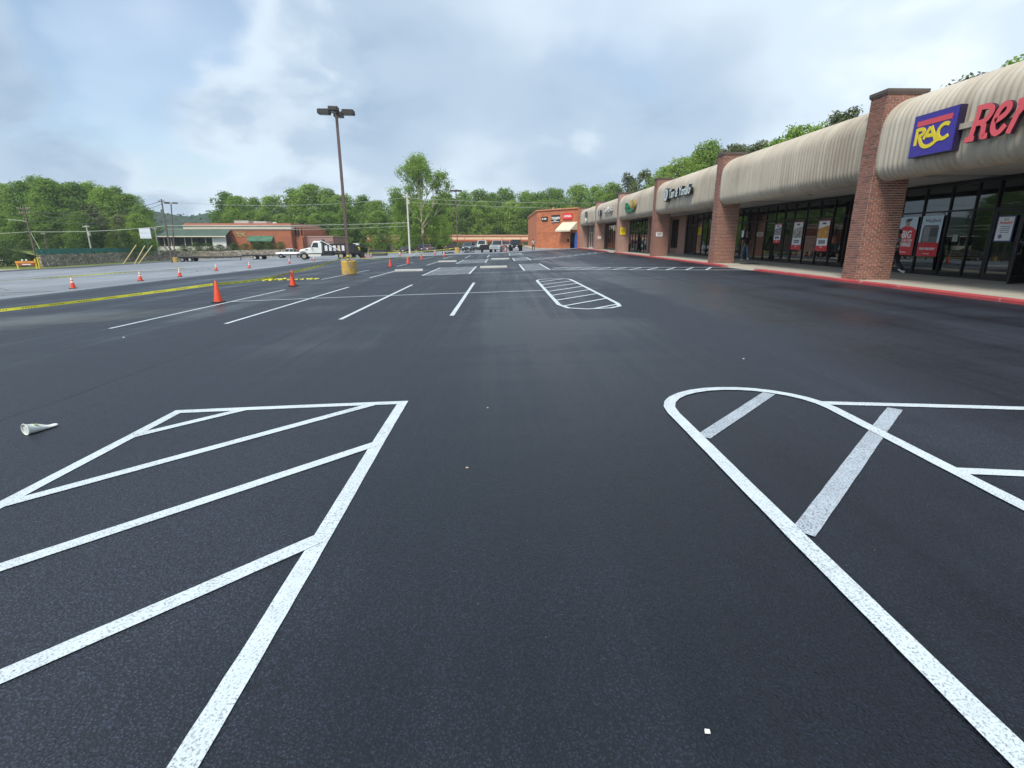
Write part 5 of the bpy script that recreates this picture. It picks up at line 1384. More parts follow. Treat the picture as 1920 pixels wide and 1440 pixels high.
for s in (-1, 1):
    m = MB(); m.add([(-2.2, s * 1.068, 1.92), (-1.22, s * 1.068, 1.86), (-1.22, s * 1.005, 2.60), (-1.90, s * 1.005, 2.60)], [(0, 1, 2, 3)]); m.add([(-2.2, s * 1.04, 1.92), (-1.22, s * 1.04, 1.86), (-1.22, s * .98, 2.60), (-1.90, s * .98, 2.60)], [(0, 1, 2, 3)]); m.build('side_window', CARGLASS, cabn)
    MB().box(-2.28, -1.14, s * 1.062, s * 1.072, 1.05, 1.84).build('door', plain('truck_door', (0.70, 0.72, 0.69), 0.4), cabn)
    m = MB(); m.bar((-2.3, s * 1.08, 1.9), (-2.35, s * 1.35, 2.0), .03); m.obox((-2.35, s * 1.38, 2.1), (.10, .18, .42)); m.build('mirror', TB, cabn)
    m = MB(); pts = [(-4.02, .85), (-3.98, 1.12), (-3.72, 1.30), (-3.42, 1.32), (-3.12, 1.20), (-2.92, .92)]
    for a, b in zip(pts[:-1], pts[1:]): m.obox(((a[0] + b[0]) / 2, s * 1.02, (a[1] + b[1]) / 2), (math.dist(a, b) + .06, .34, .07), Matrix.Rotation(-math.atan2(b[1] - a[1], b[0] - a[0]), 3, 'Y'))
    m.build('fender', plain('truck_grey', (0.46, 0.47, 0.47), 0.5), t)
    wheel(t, -3.45, s * .98, .53, .30, .58, DULLR)
    for wx in (2.15, 3.50): wheel(t, wx, s * .94, .53, .54, .58, DULLR)
    m = MB(); m.box(-2.85, -.90, s * .70, s * 1.05, .52, .86); m.box(-2.75, -1.0, s * 1.05, s * 1.10, .50, .60); m.build('side_step', plain('tank_white', (0.62, 0.61, 0.58), 0.5), t)
    m = MB(); m.box(-.70, .95, s * .55, s * 1.02, .60, 1.12); m.build('tool_box', TB, t)
    MB().box(4.22, 4.25, s * .62, s * 1.18, .22, .95).build('mud_flap', RUBBER, t)
MB().box(-4.35, -4.15, -1.05, 1.05, .62, .92).build('bumper', TB, t)
m = MB(); m.box(-.45, 4.35, -1.14, 1.14, 1.20, 1.30); m.box(-.45, -.35, -1.14, 1.14, 1.30, 2.62); m.box(4.25, 4.35, -1.14, 1.14, 1.30, 2.40)
for s in (-1, 1):
    m.box(-.35, 4.25, s * 1.09, s * 1.13, 1.30, 2.30)
    m.box(-.45, 4.35, s * 1.06, s * 1.20, 2.28, 2.42); m.box(-.45, 4.35, s * 1.06, s * 1.19, 1.18, 1.32)
    for k in range(7): m.box(-.45 + .645 * k, -.25 + .645 * k, s * 1.12, s * 1.19, 1.32, 2.28)
bed = m.build('dump_bed', TB, t)
BPW = plain('bed_panel_white', (0.72, 0.74, 0.76), 0.5, var=0.15, scale=6); BPO = plain('bed_panel_orange', (0.66, 0.48, 0.36), 0.6, var=0.2)
for s in (-1, 1):
    for k in range(6): MB().box(-.24 + .645 * k, .18 + .645 * k, s * 1.131, s * 1.138, 1.36, 2.18).build('bed_panel', BPO if k == 3 else BPW, bed)
    m = MB(); m.bar((-.75, s * 1.24, 2.98), (2.15, s * 1.26, 1.32), .10); m.build('tarp_arm', DTW, t)
m = MB(); m.cyl((-.62, -1.05, 2.92), (-.62, 1.05, 2.92), .17, n=12); m.box(-.95, .75, -1.0, 1.0, 2.62, 2.74); m.build('tarp_roll', TB, t)
m = MB().cyl((-.62, -.86, 1.0), (-.62, -.86, 3.05), .07, n=10); m.build('exhaust_stack', CHROME, t)
m = MB(); m.prism([(4.36, 1.2), (5.0, .95), (5.0, 1.05), (4.36, 2.35)], -1.0, 1.0, 'y'); m.build('tailgate_apron', TB, t)
# black chip spreader behind the dump truck
t = thing('spreader_trailer', 'black spreader trailer with raised deck behind the dump truck', 'trailer', gp(-24.8, 93.2), R(4))
m = MB(); m.box(-.9, 1.4, -.8, .8, .55, .85); m.prism([(-1.0, 1.75), (1.9, 1.95), (1.9, 2.15), (-1.0, 2.1)], -.9, .9, 'y'); m.bar((-.6, -.7, .8), (-.4, -.7, 1.8), .12); m.bar((.8, -.7, .8), (-.2, -.7, 1.8), .10); m.bar((.6, .7, .8), (.6, .7, 1.9), .12); m.build('frame', TB, t)
MB().obox((-.1, 0, 2.3), (.9, .8, .3)).build('engine_cover', DTW, t)
for s in (-1, 1): wheel(t, .8, s * .82, .48, .26, .5, DARK)
# flatbed equipment trailers
def flatbed(label, loc, rz, Ln, ramps, neck):
    t = thing('flatbed_trailer', label, 'trailer', loc, rz, 'flatbed trailers')
    m = MB(); m.box(0, Ln, -1.2, -1.08, .72, .95); m.box(0, Ln, 1.08, 1.2, .72, .95)
    for k in range(int(Ln / .9)): m.box(.1 + .9 * k, .22 + .9 * k, -1.08, 1.08, .74, .88)
    m.build('frame', TB, t)
    WD = plain('deck_wood', (0.115, 0.095, 0.08), 0.9, var=0.3)
    for k in range(8): MB().box(0.05, Ln - .05, -1.06 + .266 * k, -.81 + .266 * k, .885, .93 + .004 * (k % 2)).build('deck_plank', WD, t)
    for wx in ((1.9, 3.2) if ramps else (Ln * .45, Ln * .45 + 1.1)):
        for s in (-1, 1): wheel(t, wx, s * .98, .40, .46, .62, STEELP)
    m = MB(); m.bar((Ln, -.7, .85), (Ln + neck, -.1, .95), .16, .18); m.bar((Ln, .7, .85), (Ln + neck, .1, .95), .16, .18); m.bar((Ln + neck * .7, 0, .9), (Ln + neck * .7, 0, .05), .12); m.build('gooseneck', TB, t)
    if ramps:
        for s in (-1, 1):
            m = MB()
            for q in (-.28, .28): m.bar((.0, s * .65 + q, .95), (-1.0, s * .65 + q, 2.75), .08)
            for k in range(7): m.bar((-.12 - .13 * k, s * .65 - .28, 1.15 + .235 * k), (-.12 - .13 * k, s * .65 + .28, 1.15 + .235 * k), .06)
            m.build('ramp', DARK, t)
    return t
flatbed('long flatbed trailer with raised ramps beside the stone wall', gp(-59.0, 97.6), R(4), 10.5, True, 1.5)
flatbed('smaller flatbed trailer with a long tongue before the hedge', gp(-49.0, 103), R(6), 5.0, False, 5.0)

# ================================================================ LEFT: WALL, FENCE, POLES, RESTAURANT
WP = [(-70.2, 82.5), (-72.5, 93), (-73.5, 103), (-71.5, 112), (-66, 117.5), (-57, 120.5), (-46, 122)]
def wz(x, y): return gz(x, y)
def bank_top(i): return gz(*WP[i]) + (1.75 if i < 4 else 1.55)
m = MB(); th = 0.45
rs = []
N_ = 60
def wpt(s):
    s *= (len(WP) - 1); i = min(int(s), len(WP) - 2); f = s - i
    a, b = Vector((*WP[i], bank_top(i))), Vector((*WP[i + 1], bank_top(i + 1))); return a.lerp(b, f)
rnd = random.Random(11)
for k in range(N_ + 1):
    p = wpt(k / N_); q = wpt(min(1, k / N_ + 0.01)) - wpt(max(0, k / N_ - 0.01)); nn = Vector((q.y, -q.x, 0)).normalized()
    j = lambda s: rnd.uniform(-s, s)
    g_ = gz(p.x, p.y) - 0.3
    rs.append([(p.x + nn.x * (.32 + j(.05)), p.y + nn.y * .32, g_), (p.x + nn.x * (.24 + j(.08)), p.y + nn.y * .24, (g_ + p.z) / 2), (p.x + nn.x * (.20 + j(.06)), p.y + nn.y * .2, p.z + j(.07)), (p.x - nn.x * .3, p.y - nn.y * .3, p.z + j(.05)), (p.x - nn.x * .3, p.y - nn.y * .3, g_)])
m.rings(rs, True, True)
tag(m.build('retaining_wall', STONE), 'long low fieldstone retaining wall below the green fence', 'wall')
m = MB(); rows = 9
for k in range(N_ + 1):
    p = wpt(k / N_)
    for r_ in range(rows):
        d = (0.0, .6, 4, 10, 20, 40, 70, 120, 260)[r_]
        m.v.append((p.x - d * .75, p.y + d * .66, p.z - 0.12 + min(3.0, d * 0.02)))
for k in range(N_):
    for r_ in range(rows - 1):
        a = k * rows + r_; m.f.append((a, a + 1, a + rows + 1, a + rows)); m.m.append(0); m.sm.append(True)
struct(m.build('grass_bank', GRASS, fix=False))
GF = plain('green_mesh', (0.015, 0.16, 0.13), 0.6)
fp = [wpt(k / 30 * 0.50) for k in range(31)]
t = thing('green_fence', 'green windscreen fence along the top of the stone wall', 'fence', fp[15])
for k in range(30):
    a, b = fp[k], fp[k + 1]
    if k % 2 == 0:
        MB().cyl((a.x - .2, a.y + .15, a.z - .2), (a.x - .2, a.y + .15, a.z + 1.0), .035, n=6).build('post', GF, t, world=True)
    mm = MB(); c = (a + b) / 2; d = b - a
    mm.obox((c.x - .2, c.y + .15, c.z + .48), (Vector((d.x, d.y)).length - .06, .02, .85), Matrix.Rotation(math.atan2(d.y, d.x), 3, 'Z')); mm.build('mesh_panel', GF, t, world=True)
# billboard
t = thing('billboard', 'white square billboard on a post behind the green fence', 'billboard', (-66.4, 101, 0.2)); t.location = (-65.6, 101, -1.0); BZ = 2.55 + 1.0
MB().cyl((0, 0.1, 0), (0, 0.1, BZ - .9), .10, n=10).build('post', plain('post_green', (0.05, 0.12, 0.12), 0.6), t)
MB().box(-1.06, 1.06, 0, .12, BZ - .95, BZ + .95).build('panel', plain('billboard_back', (0.30, 0.22, 0.32), 0.6), t)
f = MB().box(-1.0, 1.0, -.015, 0.0, BZ - .9, BZ + .9).build('face', plain('billboard_face', (0.66, 0.72, 0.80), 0.5, var=0.05), t)
m = MB(); strokes(m, [smooth_path([(-.75, -.1), (-.6, .2), (-.5, -.05), (-.3, .1), (-.15, -.05), (0.05, .15), (.2, -.05), (.4, .15), (.6, -.05), (.78, .1)])], .05, 0, .006); m.box(-.7, .7, -.72, -.66, 0, .006)
pr = m.build('script_print', plain('billboard_ink', (0.42, 0.46, 0.62), 0.6), f); pr.matrix_local = Matrix.Translation((0, -0.016, BZ)) @ M_CAM
# utility poles
def upole(label, x, y, zt, mat=WOODP, arms=(), r=0.15, lean=(0, 0), extra=None, zb=None):
    z0 = (gz(x, y) if zb is None else zb) - 0.3
    t = thing('utility_pole', label, 'utility pole', (x, y, z0), 0, 'utility poles')
    h = zt - z0
    MB().cyl((0, 0, 0), (lean[0], lean[1], h), r, r * .68, 10).build('pole', mat, t)
    for dz, w in arms:
        m = MB(); m.box(lean[0] - w, lean[0] + w, -.17, -.06, h - dz - .06, h - dz + .06); ar = m.build('crossarm', mat, t)
        for s in (-1, -.45, .45, 1): MB().cyl((lean[0] + s * w * .92, -.11, h - dz + .06), (lean[0] + s * w * .92, -.11, h - dz + .24), .05, n=6).build('insulator', STEELP, ar)
    if extra == 'light':
        m = MB(); m.tube([(0, 0, h * .70), (-.8, -.1, h * .73), (-2.1, -.2, h * .745)], .045); al = m.build('lamp_arm', STEELP, t); MB().obox((-2.3, -.2, h * .745), (.6, .22, .12)).build('lamp_head', CHROME, al)
    if extra == 'can':
        MB().cyl((.28, -.1, h - 1.9), (.28, -.1, h - 1.1), .24, n=12).build('transformer', STEELP, t)
    return t
upole('utility pole with street light arm at far left', -73.6, 86, 6.4, arms=((.35, 1.0), (1.0, .8)), extra='light', zb=gz(-73, 86) + 1.6)
upole('short dark utility pole behind the fence end', -74.0, 89, 2.4, arms=((.1, .3),), r=.09, zb=gz(-73, 89) + 1.6)
upole('leaning pale utility pole above the stone wall', -76.0, 101, 4.0, mat=STEELP, arms=((.3, .6),), r=.14, extra='can', zb=gz(-73, 101) + 1.6)
upole('tall wooden utility pole beside the left lamp post', -56.7, 93, 8.0, arms=((.35, .5),), r=.15)
upole('pale utility pole behind the white billboard', -70.0, 111, 3.7, mat=STEELP, arms=((.2, .5),), r=.14, zb=gz(-70, 111) + 1.5)
upole('white utility pole in front of the big open tree', -17.9, 106, 9.9, mat=plain('pole_white', (0.62, 0.60, 0.56), 0.7), arms=((.6, .6),), r=.20, extra='can')
GUARD = plain('guy_guard', (0.60, 0.50, 0.20), 0.6)
for i, (x0, z0, x1, z1, lb) in enumerate([(-57.4, -1.9, -55.8, 0.7, 'leftmost leaning yellow guy wire guard'), (-55.7, -1.9, -54.5, 0.6, 'middle leaning yellow guy wire guard'), (-55.1, -1.9, -53.4, 0.6, 'rightmost leaning yellow guy wire guard')]):
    s = 90 / 82
    z0 = gz(x0 * s, 90) - 0.05
    o = MB().cyl((x0 * s, 90, z0), (x1 * s, 91.5, (z1 - ZC) * s + ZC), .07, n=8).build('guy_guard', GUARD); tag(o, lb, 'guy wire', 'guy wire guards')
# overhead wires
WIRE = plain('wire_grey', (0.40, 0.44, 0.36), 0.6); WIRE_D = plain('wire_dark', (0.09, 0.09, 0.085), 0.7)
def wire(a, b, sag, r, lb, mat=WIRE):
    a, b = Vector(a), Vector(b); n = 16
    pts = [a.lerp(b, k / n) - Vector((0, 0, sag * 4 * (k / n) * (1 - k / n))) for k in range(n + 1)]
    tag(MB().tube(pts, r, 5).build('overhead_wire', mat), lb, 'wire', 'overhead wires')
wire((-74.2, 86, 5.95), (-57.0, 93, 7.6), 1.3, .035, 'topmost slack wire across the left trees', WIRE_D)
wire((-73.0, 86, 5.3), (-56.4, 93, 7.3), 1.5, .03, 'second slack wire across the left trees', WIRE_D)
wire((-73.6, 86, 4.5), (-56.7, 93, 5.6), 1.0, .03, 'third slack wire across the left trees', WIRE_D)
wire((-73.6, 86, 2.65), (-56.7, 93, 3.7), .35, .05, 'thick pale cable across the left trees')
wire((-100, 84, 2.3), (-73.6, 86, 2.65), .4, .04, 'pale cable running out at the left edge')
wire((-56.7, 93, 3.75), (-17.9, 106, 4.6), .25, .05, 'thick pale cable from the tall pole to the white pole')
wire((-56.7, 93, 3.2), (-17.9, 106, 4.0), .4, .035, 'lower pale cable from the tall pole to the white pole')
wire((-56.7, 93, 7.6), (-17.9, 106, 9.2), 1.0, .03, 'high thin wire from the tall pole to the white pole')
wire((-17.9, 106, 9.1), (60, 140, 12.0), 1.2, .035, 'high thin wire running right over the strip mall')
wire((-17.9, 106, 8.4), (60, 140, 9.8), 1.0, .035, 'lower thin wire running right over the strip mall')
wire((-73.5, 86, 2.6), (-69.4, 83, -2.3), .05, .03, 'pale guy wire at the end of the stone wall')
# yellow drop arm barrier at the far left
t = thing('barricade', 'yellow and red barrier with two posts by the side road', 'barricade', gp(-65.8, 75.2), R(20))
YB = plain('barrier_yellow', (0.70, 0.55, 0.04), 0.5)
for x, h_ in ((-1.05, 1.0), (1.0, 1.35), (1.32, 1.55)): MB().cyl((x, 0, 0), (x, 0, h_), .11, n=10).build('post', YB, t)
MB().box(-1.2, 1.1, -.16, -.11, .78, 1.08).build('board', plain('barrier_orange', (0.70, 0.28, 0.03), 0.5), t)
b_ = MB().box(-.95, .85, -.155, -.11, .46, .76).build('board', plain('barrier_red', (0.35, 0.05, 0.04), 0.5), t)
MB().box(-.5, .5, -.165, -.156, .54, .68).build('stripe', WHITE, b_)
for x in (-.35, .1): MB().cyl((x, -.135, 1.08), (x, -.135, 1.32), .12, n=10).build('lamp', WHITE, t)
# restaurant
rz0 = -1.35
rs_ = thing('restaurant', 'orange brick restaurant with green porch roof and white cornice', 'building', (-60, 130, rz0))
GR = m_corr('green_roof', (0.045, 0.085, 0.065), (0.075, 0.12, 0.095), 0, 0.4)
CREAM = plain('cream_trim', (0.66, 0.60, 0.50), 0.7, var=0.08)
m = MB(); m.box(-72.5, -48.6, 126.2, 146, rz0 - .6, 3.75); m.build('wall', BRICK_R, rs_, world=True)
m = MB(); m.box(-72.9, -48.3, 125.9, 146.3, 3.75, 4.42); m.box(-73.0, -48.15, 125.7, 146.4, 4.42, 4.58); m.build('cornice', CREAM, rs_, world=True)
m = MB(); m.box(-72.75, -48.4, 126.05, 146.1, 4.58, 5.02); m.build('parapet', plain('parapet_red', (0.40, 0.15, 0.10), 0.8), rs_, world=True)
for x0, x1, z1 in ((-63.6, -60.2, 5.75), (-59.0, -56.0, 5.6)): 
    m = MB().box(x0, x1, 131, 134, 5.02, z1); m.box(x0 + .2, x0 + .9, 130.97, 131.0, 5.15, z1 - .15); m.build('roof_unit', CONC_W, rs_, world=True)
MB().cyl((-54.4, 132, 5.0), (-54.4, 132, 5.45), .7, .4, 12).build('roof_vent', CONC_W, rs_, world=True)
m = MB(); m.add([(-78.6, 122.4, 2.2), (-61.8, 122.4, 2.2), (-62.2, 126.1, 3.68), (-77.2, 126.1, 3.68), (-78.6, 122.4, 2.05), (-61.8, 122.4, 2.05)], [(0, 1, 2, 3), (4, 5, 1, 0)]); m.add([(-78.6, 122.4, 2.2), (-77.2, 126.1, 3.68), (-78.6, 130, 2.2)], [(0, 1, 2)])
m.build('porch_roof', GR, rs_, world=True)
m = MB(); m.box(-78.6, -61.8, 122.38, 122.6, 1.95, 2.18); m.build('fascia_board', CREAM, rs_, world=True)
m = MB(); m.box(-78.0, -62.4, 123.2, 126.1, rz0 - .4, -.1); m.build('porch_base', WHITE, rs_, world=True)
m = MB(); m.box(-77.8, -62.5, 123.5, 126.0, -.1, 1.95); pw = m.build('porch_glazing', plain('porch_dark', (0.035, 0.038, 0.04), 0.3), rs_, world=True)
for k in range(9):
    x = -77.8 + 1.55 * k
    m = MB().box(x, x + .12, 123.3, 123.5, -.1, 1.95); m.build('porch_post', CREAM if k % 3 else FRAME, pw, world=True)
m = MB().box(-65.3, -62.3, 123.25, 123.5, -.05, 1.93); m.build('white_panel', WHITE, rs_, world=True)
m = MB(); m.add([(-58.4, 126.15, 2.25), (-52.7, 126.15, 2.25), (-52.7, 124.9, 1.15), (-58.4, 124.9, 1.15), (-58.4, 124.9, .95), (-52.7, 124.9, .95)], [(0, 1, 2, 3), (3, 2, 5, 4)]); m.add([(-58.4, 126.15, 2.25), (-58.4, 124.9, 1.15), (-58.4, 126.15, 1.0)], [(0, 1, 2)]); m.add([(-52.7, 126.15, 2.25), (-52.7, 124.9, 1.15), (-52.7, 126.15, 1.0)], [(0, 1, 2)])
m.build('awning', plain('awning_green', (0.06, 0.16, 0.10), 0.8, var=0.35, scale=1.2), rs_, world=True)
m = MB().box(-57.6, -53.2, 126.12, 126.2, -1.0, 1.0); m.build('painted_door_recess', plain('recess_shade_brown', (0.10, 0.05, 0.035), 0.7), rs_, world=True)  # flat panel on the wall face; the recess's shade is put into its brown
m = MB(); rnd = random.Random(7)
for k in range(16):
    x = -61.4 + rnd.uniform(0, 2.3); z = 2.0 + rnd.uniform(0, 1.3); a = rnd.uniform(0, 3)
    strokes_pts = smooth_path([(x, z), (x + .35 * math.cos(a), z + .3 * math.sin(a)), (x + .5, z + .25 * math.cos(a * 2)), (x + .75, z + .1)])
    for p0, p1 in zip(strokes_pts[:-1], strokes_pts[1:]): m.bar((p0.x, 126.13 - .0015 * k, p0.y), (p1.x, 126.13 - .0015 * k, p1.y), .05, .10)
m.build('wall_scroll', plain('scroll_gold', (0.46, 0.36, 0.17), 0.7), rs_, world=True)
m = MB(); m.box(-48.6, -46.4, 128, 145, rz0 - .5, 4.1); m.build('side_wing', BRICK_R, rs_, world=True)
for k in range(3): MB().box(-48.3 + .68 * k, -47.9 + .68 * k, 127.93, 128.02, 2.3, 4.0).build('window', FRAME, rs_, world=True)
# low brown building behind the truck
lb_ = thing('low_building', 'low mauve brown block building behind the dump truck', 'building', (-42, 134, -1))
m = MB(); m.box(-46.5, -39.9, 129, 142, -2.2, 1.95); m.build('wall', plain('mauve_block', (0.34, 0.20, 0.17), 0.85, var=0.12), lb_, world=True)
m = MB(); m.box(-46.6, -39.8, 128.9, 142.1, 1.95, 2.2); m.build('coping', plain('mauve_coping', (0.42, 0.27, 0.23), 0.8), lb_, world=True)
m = MB(); m.box(-48.0, -46.55, 127.5, 129.0, -2.2, 2.0); m.build('stair_block', BRICK_R, lb_, world=True)
# cream strip building across the far end
cs = thing('cream_building', 'long low cream building with red bands behind the parked cars', 'building', (-12, 150, -1.2))
CRM = plain('cream_wall', (0.72, 0.60, 0.42), 0.8, var=0.06); RBD = plain('red_band', (0.48, 0.13, 0.085), 0.75); PKB = plain('pink_band', (0.62, 0.36, 0.27), 0.75)
m = MB(); m.box(-37.0, 12, 150, 165, -2.0, 2.35); m.build('wall', CRM, cs, world=True)
m = MB().box(-37.1, 12, 149.85, 150.0, 2.35, 2.62); m.build('coping', PKB, cs, world=True)
m = MB().box(-37.05, 12, 149.92, 150.0, 2.05, 2.16); m.build('upper_band', RBD, cs, world=True)
m = MB().box(-37.05, 12, 149.2, 150.0, .85, 1.35); m.build('red_awning', RBD, cs, world=True)
for k in range(9):
    x = -36 + 5.2 * k
    w_ = MB().box(x + .9, x + 3.4, 149.94, 150.02, -.9, .7).build('window', plain('far_frame', (0.50, 0.42, 0.32), 0.6), cs, world=True)
    MB().box(x + 1.0, x + 3.3, 149.92, 149.96, -.8, .6).build('pane', plain('far_pane', (0.30, 0.25, 0.18), 0.25), w_, world=True)
    MB().box(x - .12, x + .12, 149.86, 150.03, -2, 2.03).build('pilaster', PKB, cs, world=True)
# dumpsters
for x, y, w_, h_, lb, mt in ((-23.4, 103, 3.3, 1.15, 'dark grey dumpster left of the big tree', plain('dumpster_grey', (0.07, 0.075, 0.08), 0.7)), (-29.0, 105, 1.2, .9, 'small grey box beside the dumpster', plain('box_grey', (0.13, 0.14, 0.15), 0.7))):
    t = thing('dumpster', lb, 'dumpster', gp(x, y), R(-3))
    m = MB(); m.rings([[(sx * w_ / 2 * k, sy * .8 * k, z) for sx, sy in ((-1, -1), (1, -1), (1, 1), (-1, 1))] for z, k in ((0.05, .93), (h_ * .9, 1.0))]); m.build('bin', mt, t)
    MB().box(-w_ / 2 - .04, w_ / 2 + .04, -.84, .84, h_ * .9, h_).build('lid', BLACK, t)
    m = MB()
    for k in range(5): m.box(-w_ / 2 + w_ * (k + .5) / 5 - .05, -w_ / 2 + w_ * (k + .5) / 5 + .05, -.86, -.78, .1, h_ * .88)
    m.build('rib', mt, t)
t = thing('yellow_cabinet', 'yellow panel sign beside the spreader trailer', 'cabinet', gp(-29.7, 112))
MB().box(-.45, .45, -.3, .3, 1.1, 2.6).build('panel', plain('cab_yellow', (0.50, 0.45, 0.03), 0.6), t); MB().box(-.08, .08, -.08, .08, 0, .9).build('post', DARK, t)
# far wooded ridge, with a haze tint put into its colours
m = MB(); rnd = random.Random(3); nx, ny = 90, 7
for i in range(nx + 1):
    for j in range(ny + 1):
        x = -560 + 1000 * i / nx; y = 430 + 22 * j
        base = 17 * (1 - abs(x + 260) / 420) + 5
        m.v.append((x + rnd.uniform(-3, 3), y, -3 + (max(3, base) + 7 * (mnoise.noise(Vector((x * .03, y * .05, 0))) + .6 * mnoise.noise(Vector((x * .12, y * .2, 3))))) * (1 if j else 0)))
for i in range(nx):
    for j in range(ny):
        a = i * (ny + 1) + j; m.f.append((a, a + ny + 1, a + ny + 2, a + 1)); m.m.append(0); m.sm.append(False)
o = m.build('wooded_ridge', m_grass('hazed_ridge_floor', (0.030, 0.055, 0.040), (0.040, 0.070, 0.048), (0.060, 0.092, 0.060)), fix=False); o['kind'] = 'structure'
RIDGE = list(o.data.vertices[i].co.copy() for i in range(len(o.data.vertices)))
RIDGE_F = [tuple(f.vertices) for f in o.data.polygons]

# ================================================================ TREES
def leaf_quad(m, c, nrm, s, rnd):
    u = nrm.cross(Vector((rnd.uniform(-1, 1), rnd.uniform(-1, 1), rnd.uniform(-1, 1)))).normalized(); v = nrm.cross(u)
    a = s * rnd.uniform(.6, 1.25); b = s * rnd.uniform(.5, 1.0)
    i = len(m.v)
    m.v += [tuple(c - u * a), tuple(c + v * b + nrm * a * .25), tuple(c + u * a), tuple(c - v * b + nrm * a * .2)]
    m.f.append((i, i + 1, i + 2, i + 3)); m.m.append(0); m.sm.append(False)
def crown_mesh(seed, lobes, per, size, base=.10, wide=.27, shape='round'):
    """crown of a tree one unit tall: leaf clumps on many small lobes"""
    rnd = random.Random(seed); m = MB()
    for q in range(lobes):
        f = (q + rnd.random()) / lobes
        z = base + (0.97 - base) * f
        if shape == 'round': env = max(.30, math.sin(math.pi * (0.20 + 0.74 * f)) ** .8)
        elif shape == 'tower': env = min(1.0, 1.5 * (1 - f) ** 0.62 + 0.10) * (0.75 + 0.25 * min(1, f * 4))
        else: env = 0.35 + 0.75 * math.sin(math.pi * min(1, f * 1.02)) if f > .25 else 0.25
        a = q * 2.4 + rnd.uniform(-.6, .6); rr = wide * env * (rnd.random() ** 0.5) * 0.95
        c = Vector((rr * math.cos(a), rr * math.sin(a), z)); lr = wide * rnd.uniform(.30, .50) * (0.6 + 0.4 * env)
        for k in range(per):
            d = Vector((rnd.gauss(0, 1), rnd.gauss(0, 1), rnd.gauss(0, 1) + .25)).normalized()
            p = c + Vector((d.x * lr, d.y * lr, d.z * lr * .72)) * (rnd.uniform(.55, 1.08) if rnd.random() > .06 else rnd.uniform(1.1, 1.4))
            n = (d + Vector((rnd.gauss(0, .55), rnd.gauss(0, .55), rnd.gauss(0, .5) + .55))).normalized()
            leaf_quad(m, p, n, size, rnd)
    return m
def trunk_mesh(seed, mat, r=.016, limbs=9, top=.85, wide=.2):
    rnd = random.Random(seed); m = MB()
    pts = [Vector((rnd.uniform(-.006, .006) * k, rnd.uniform(-.006, .006) * k, top * k / 6)) for k in range(7)]
    m.tube(pts, [r * (1 - .13 * k) for k in range(7)], 7)
    for k in range(limbs):
        f = rnd.uniform(.22, .88); i = int(f * 6); p = pts[i].lerp(pts[min(6, i + 1)], f * 6 - i); a = rnd.uniform(0, 6.28); l = wide * rnd.uniform(.5, 1)
        q1 = p + Vector((math.cos(a) * l * .5, math.sin(a) * l * .5, l * .35)); q2 = p + Vector((math.cos(a + .2) * l, math.sin(a + .2) * l, l * .8))
        m.tube([p, q1, q2], [r * .42, r * .28, r * .12], 5)
    return m
cm_ = MB(); rnd = random.Random(31)
for (a_, b_2, c_2, d_2) in RIDGE_F:
    A0, B0, C0, D0 = (RIDGE[q] for q in (a_, b_2, c_2, d_2))
    for k in range(9):
        u, w = rnd.random(), rnd.random()
        p = A0.lerp(B0, u).lerp(D0.lerp(C0, u), w)
        if p.z < 0: continue
        d = Vector((rnd.gauss(0, .5), rnd.gauss(0, .5) - .5, abs(rnd.gauss(0, .6)) + .3)).normalized()
        leaf_quad(cm_, p + Vector((0, 0, abs(rnd.gauss(0, .9)))), d, 1.5, rnd)
o = cm_.build('ridge_canopy', m_leaf('hazed_ridge_leaf', (0.040, 0.075, 0.050), (0.075, 0.115, 0.070), .2), fix=False); o['kind'] = 'stuff'; o['label'] = 'dark wooded ridge far behind the restaurant'  # leaf colours carry a bluish haze tint
PROTO = {}
def proto(key, crown, leaf, trunk, bark):
    c = crown.build('crown', leaf, None, fix=False); k_ = trunk.build('trunk', bark, None, fix=False)
    PROTO[key] = (c.data, k_.data)
    bpy.data.objects.remove(c); bpy.data.objects.remove(k_)
for s in range(4):
    proto('far%d' % s, crown_mesh(20 + s, 64, 140, .0140, .02, .29 + .03 * (s % 2), 'round' if s % 2 else 'tower'), LEAF_A, trunk_mesh(40 + s, BARK), BARK)
    proto('fresh%d' % s, crown_mesh(60 + s, 64, 140, .0140, .02, .28 + .03 * (s % 2), 'tower' if s % 2 else 'round'), LEAF_B, trunk_mesh(80 + s, BARK), BARK)
for s in range(2):
    proto('fine%d' % s, crown_mesh(100 + s, 60, 135, .0135, .10, .27, 'round'), LEAF_B, trunk_mesh(110 + s, BARK), BARK)
    proto('pine%d' % s, crown_mesh(120 + s, 46, 130, .0125, .30, .22, 'pine'), LEAF_P, trunk_mesh(130 + s, BARK, .014, 14, .95), BARK)
    proto('farpine%d' % s, crown_mesh(140 + s, 40, 70, .017, .10, .23, 'pine'), LEAF_P, trunk_mesh(150 + s, BARK, .014, 14, .95), BARK)
    proto('shade%d' % s, crown_mesh(160 + s, 40, 66, .020, .0, .34, 'round'), LEAF_D, trunk_mesh(170 + s, BARK), BARK)
trnd = random.Random(77)
def tree(key, x, y, z0, H, label, group, wide=1.0, name='broadleaf_tree'):
    cm, tm = PROTO[key]
    t = thing(name, label, 'tree', (x, y, z0), trnd.uniform(0, 6.28), group)
    w = H * wide * trnd.uniform(.93, 1.08)
    t.scale = (w, w * trnd.uniform(.92, 1.08), H)
    link('trunk', tm, t); link('crown', cm, t)
    return t
def bank(x, y): return gz(x, y) + 2.0
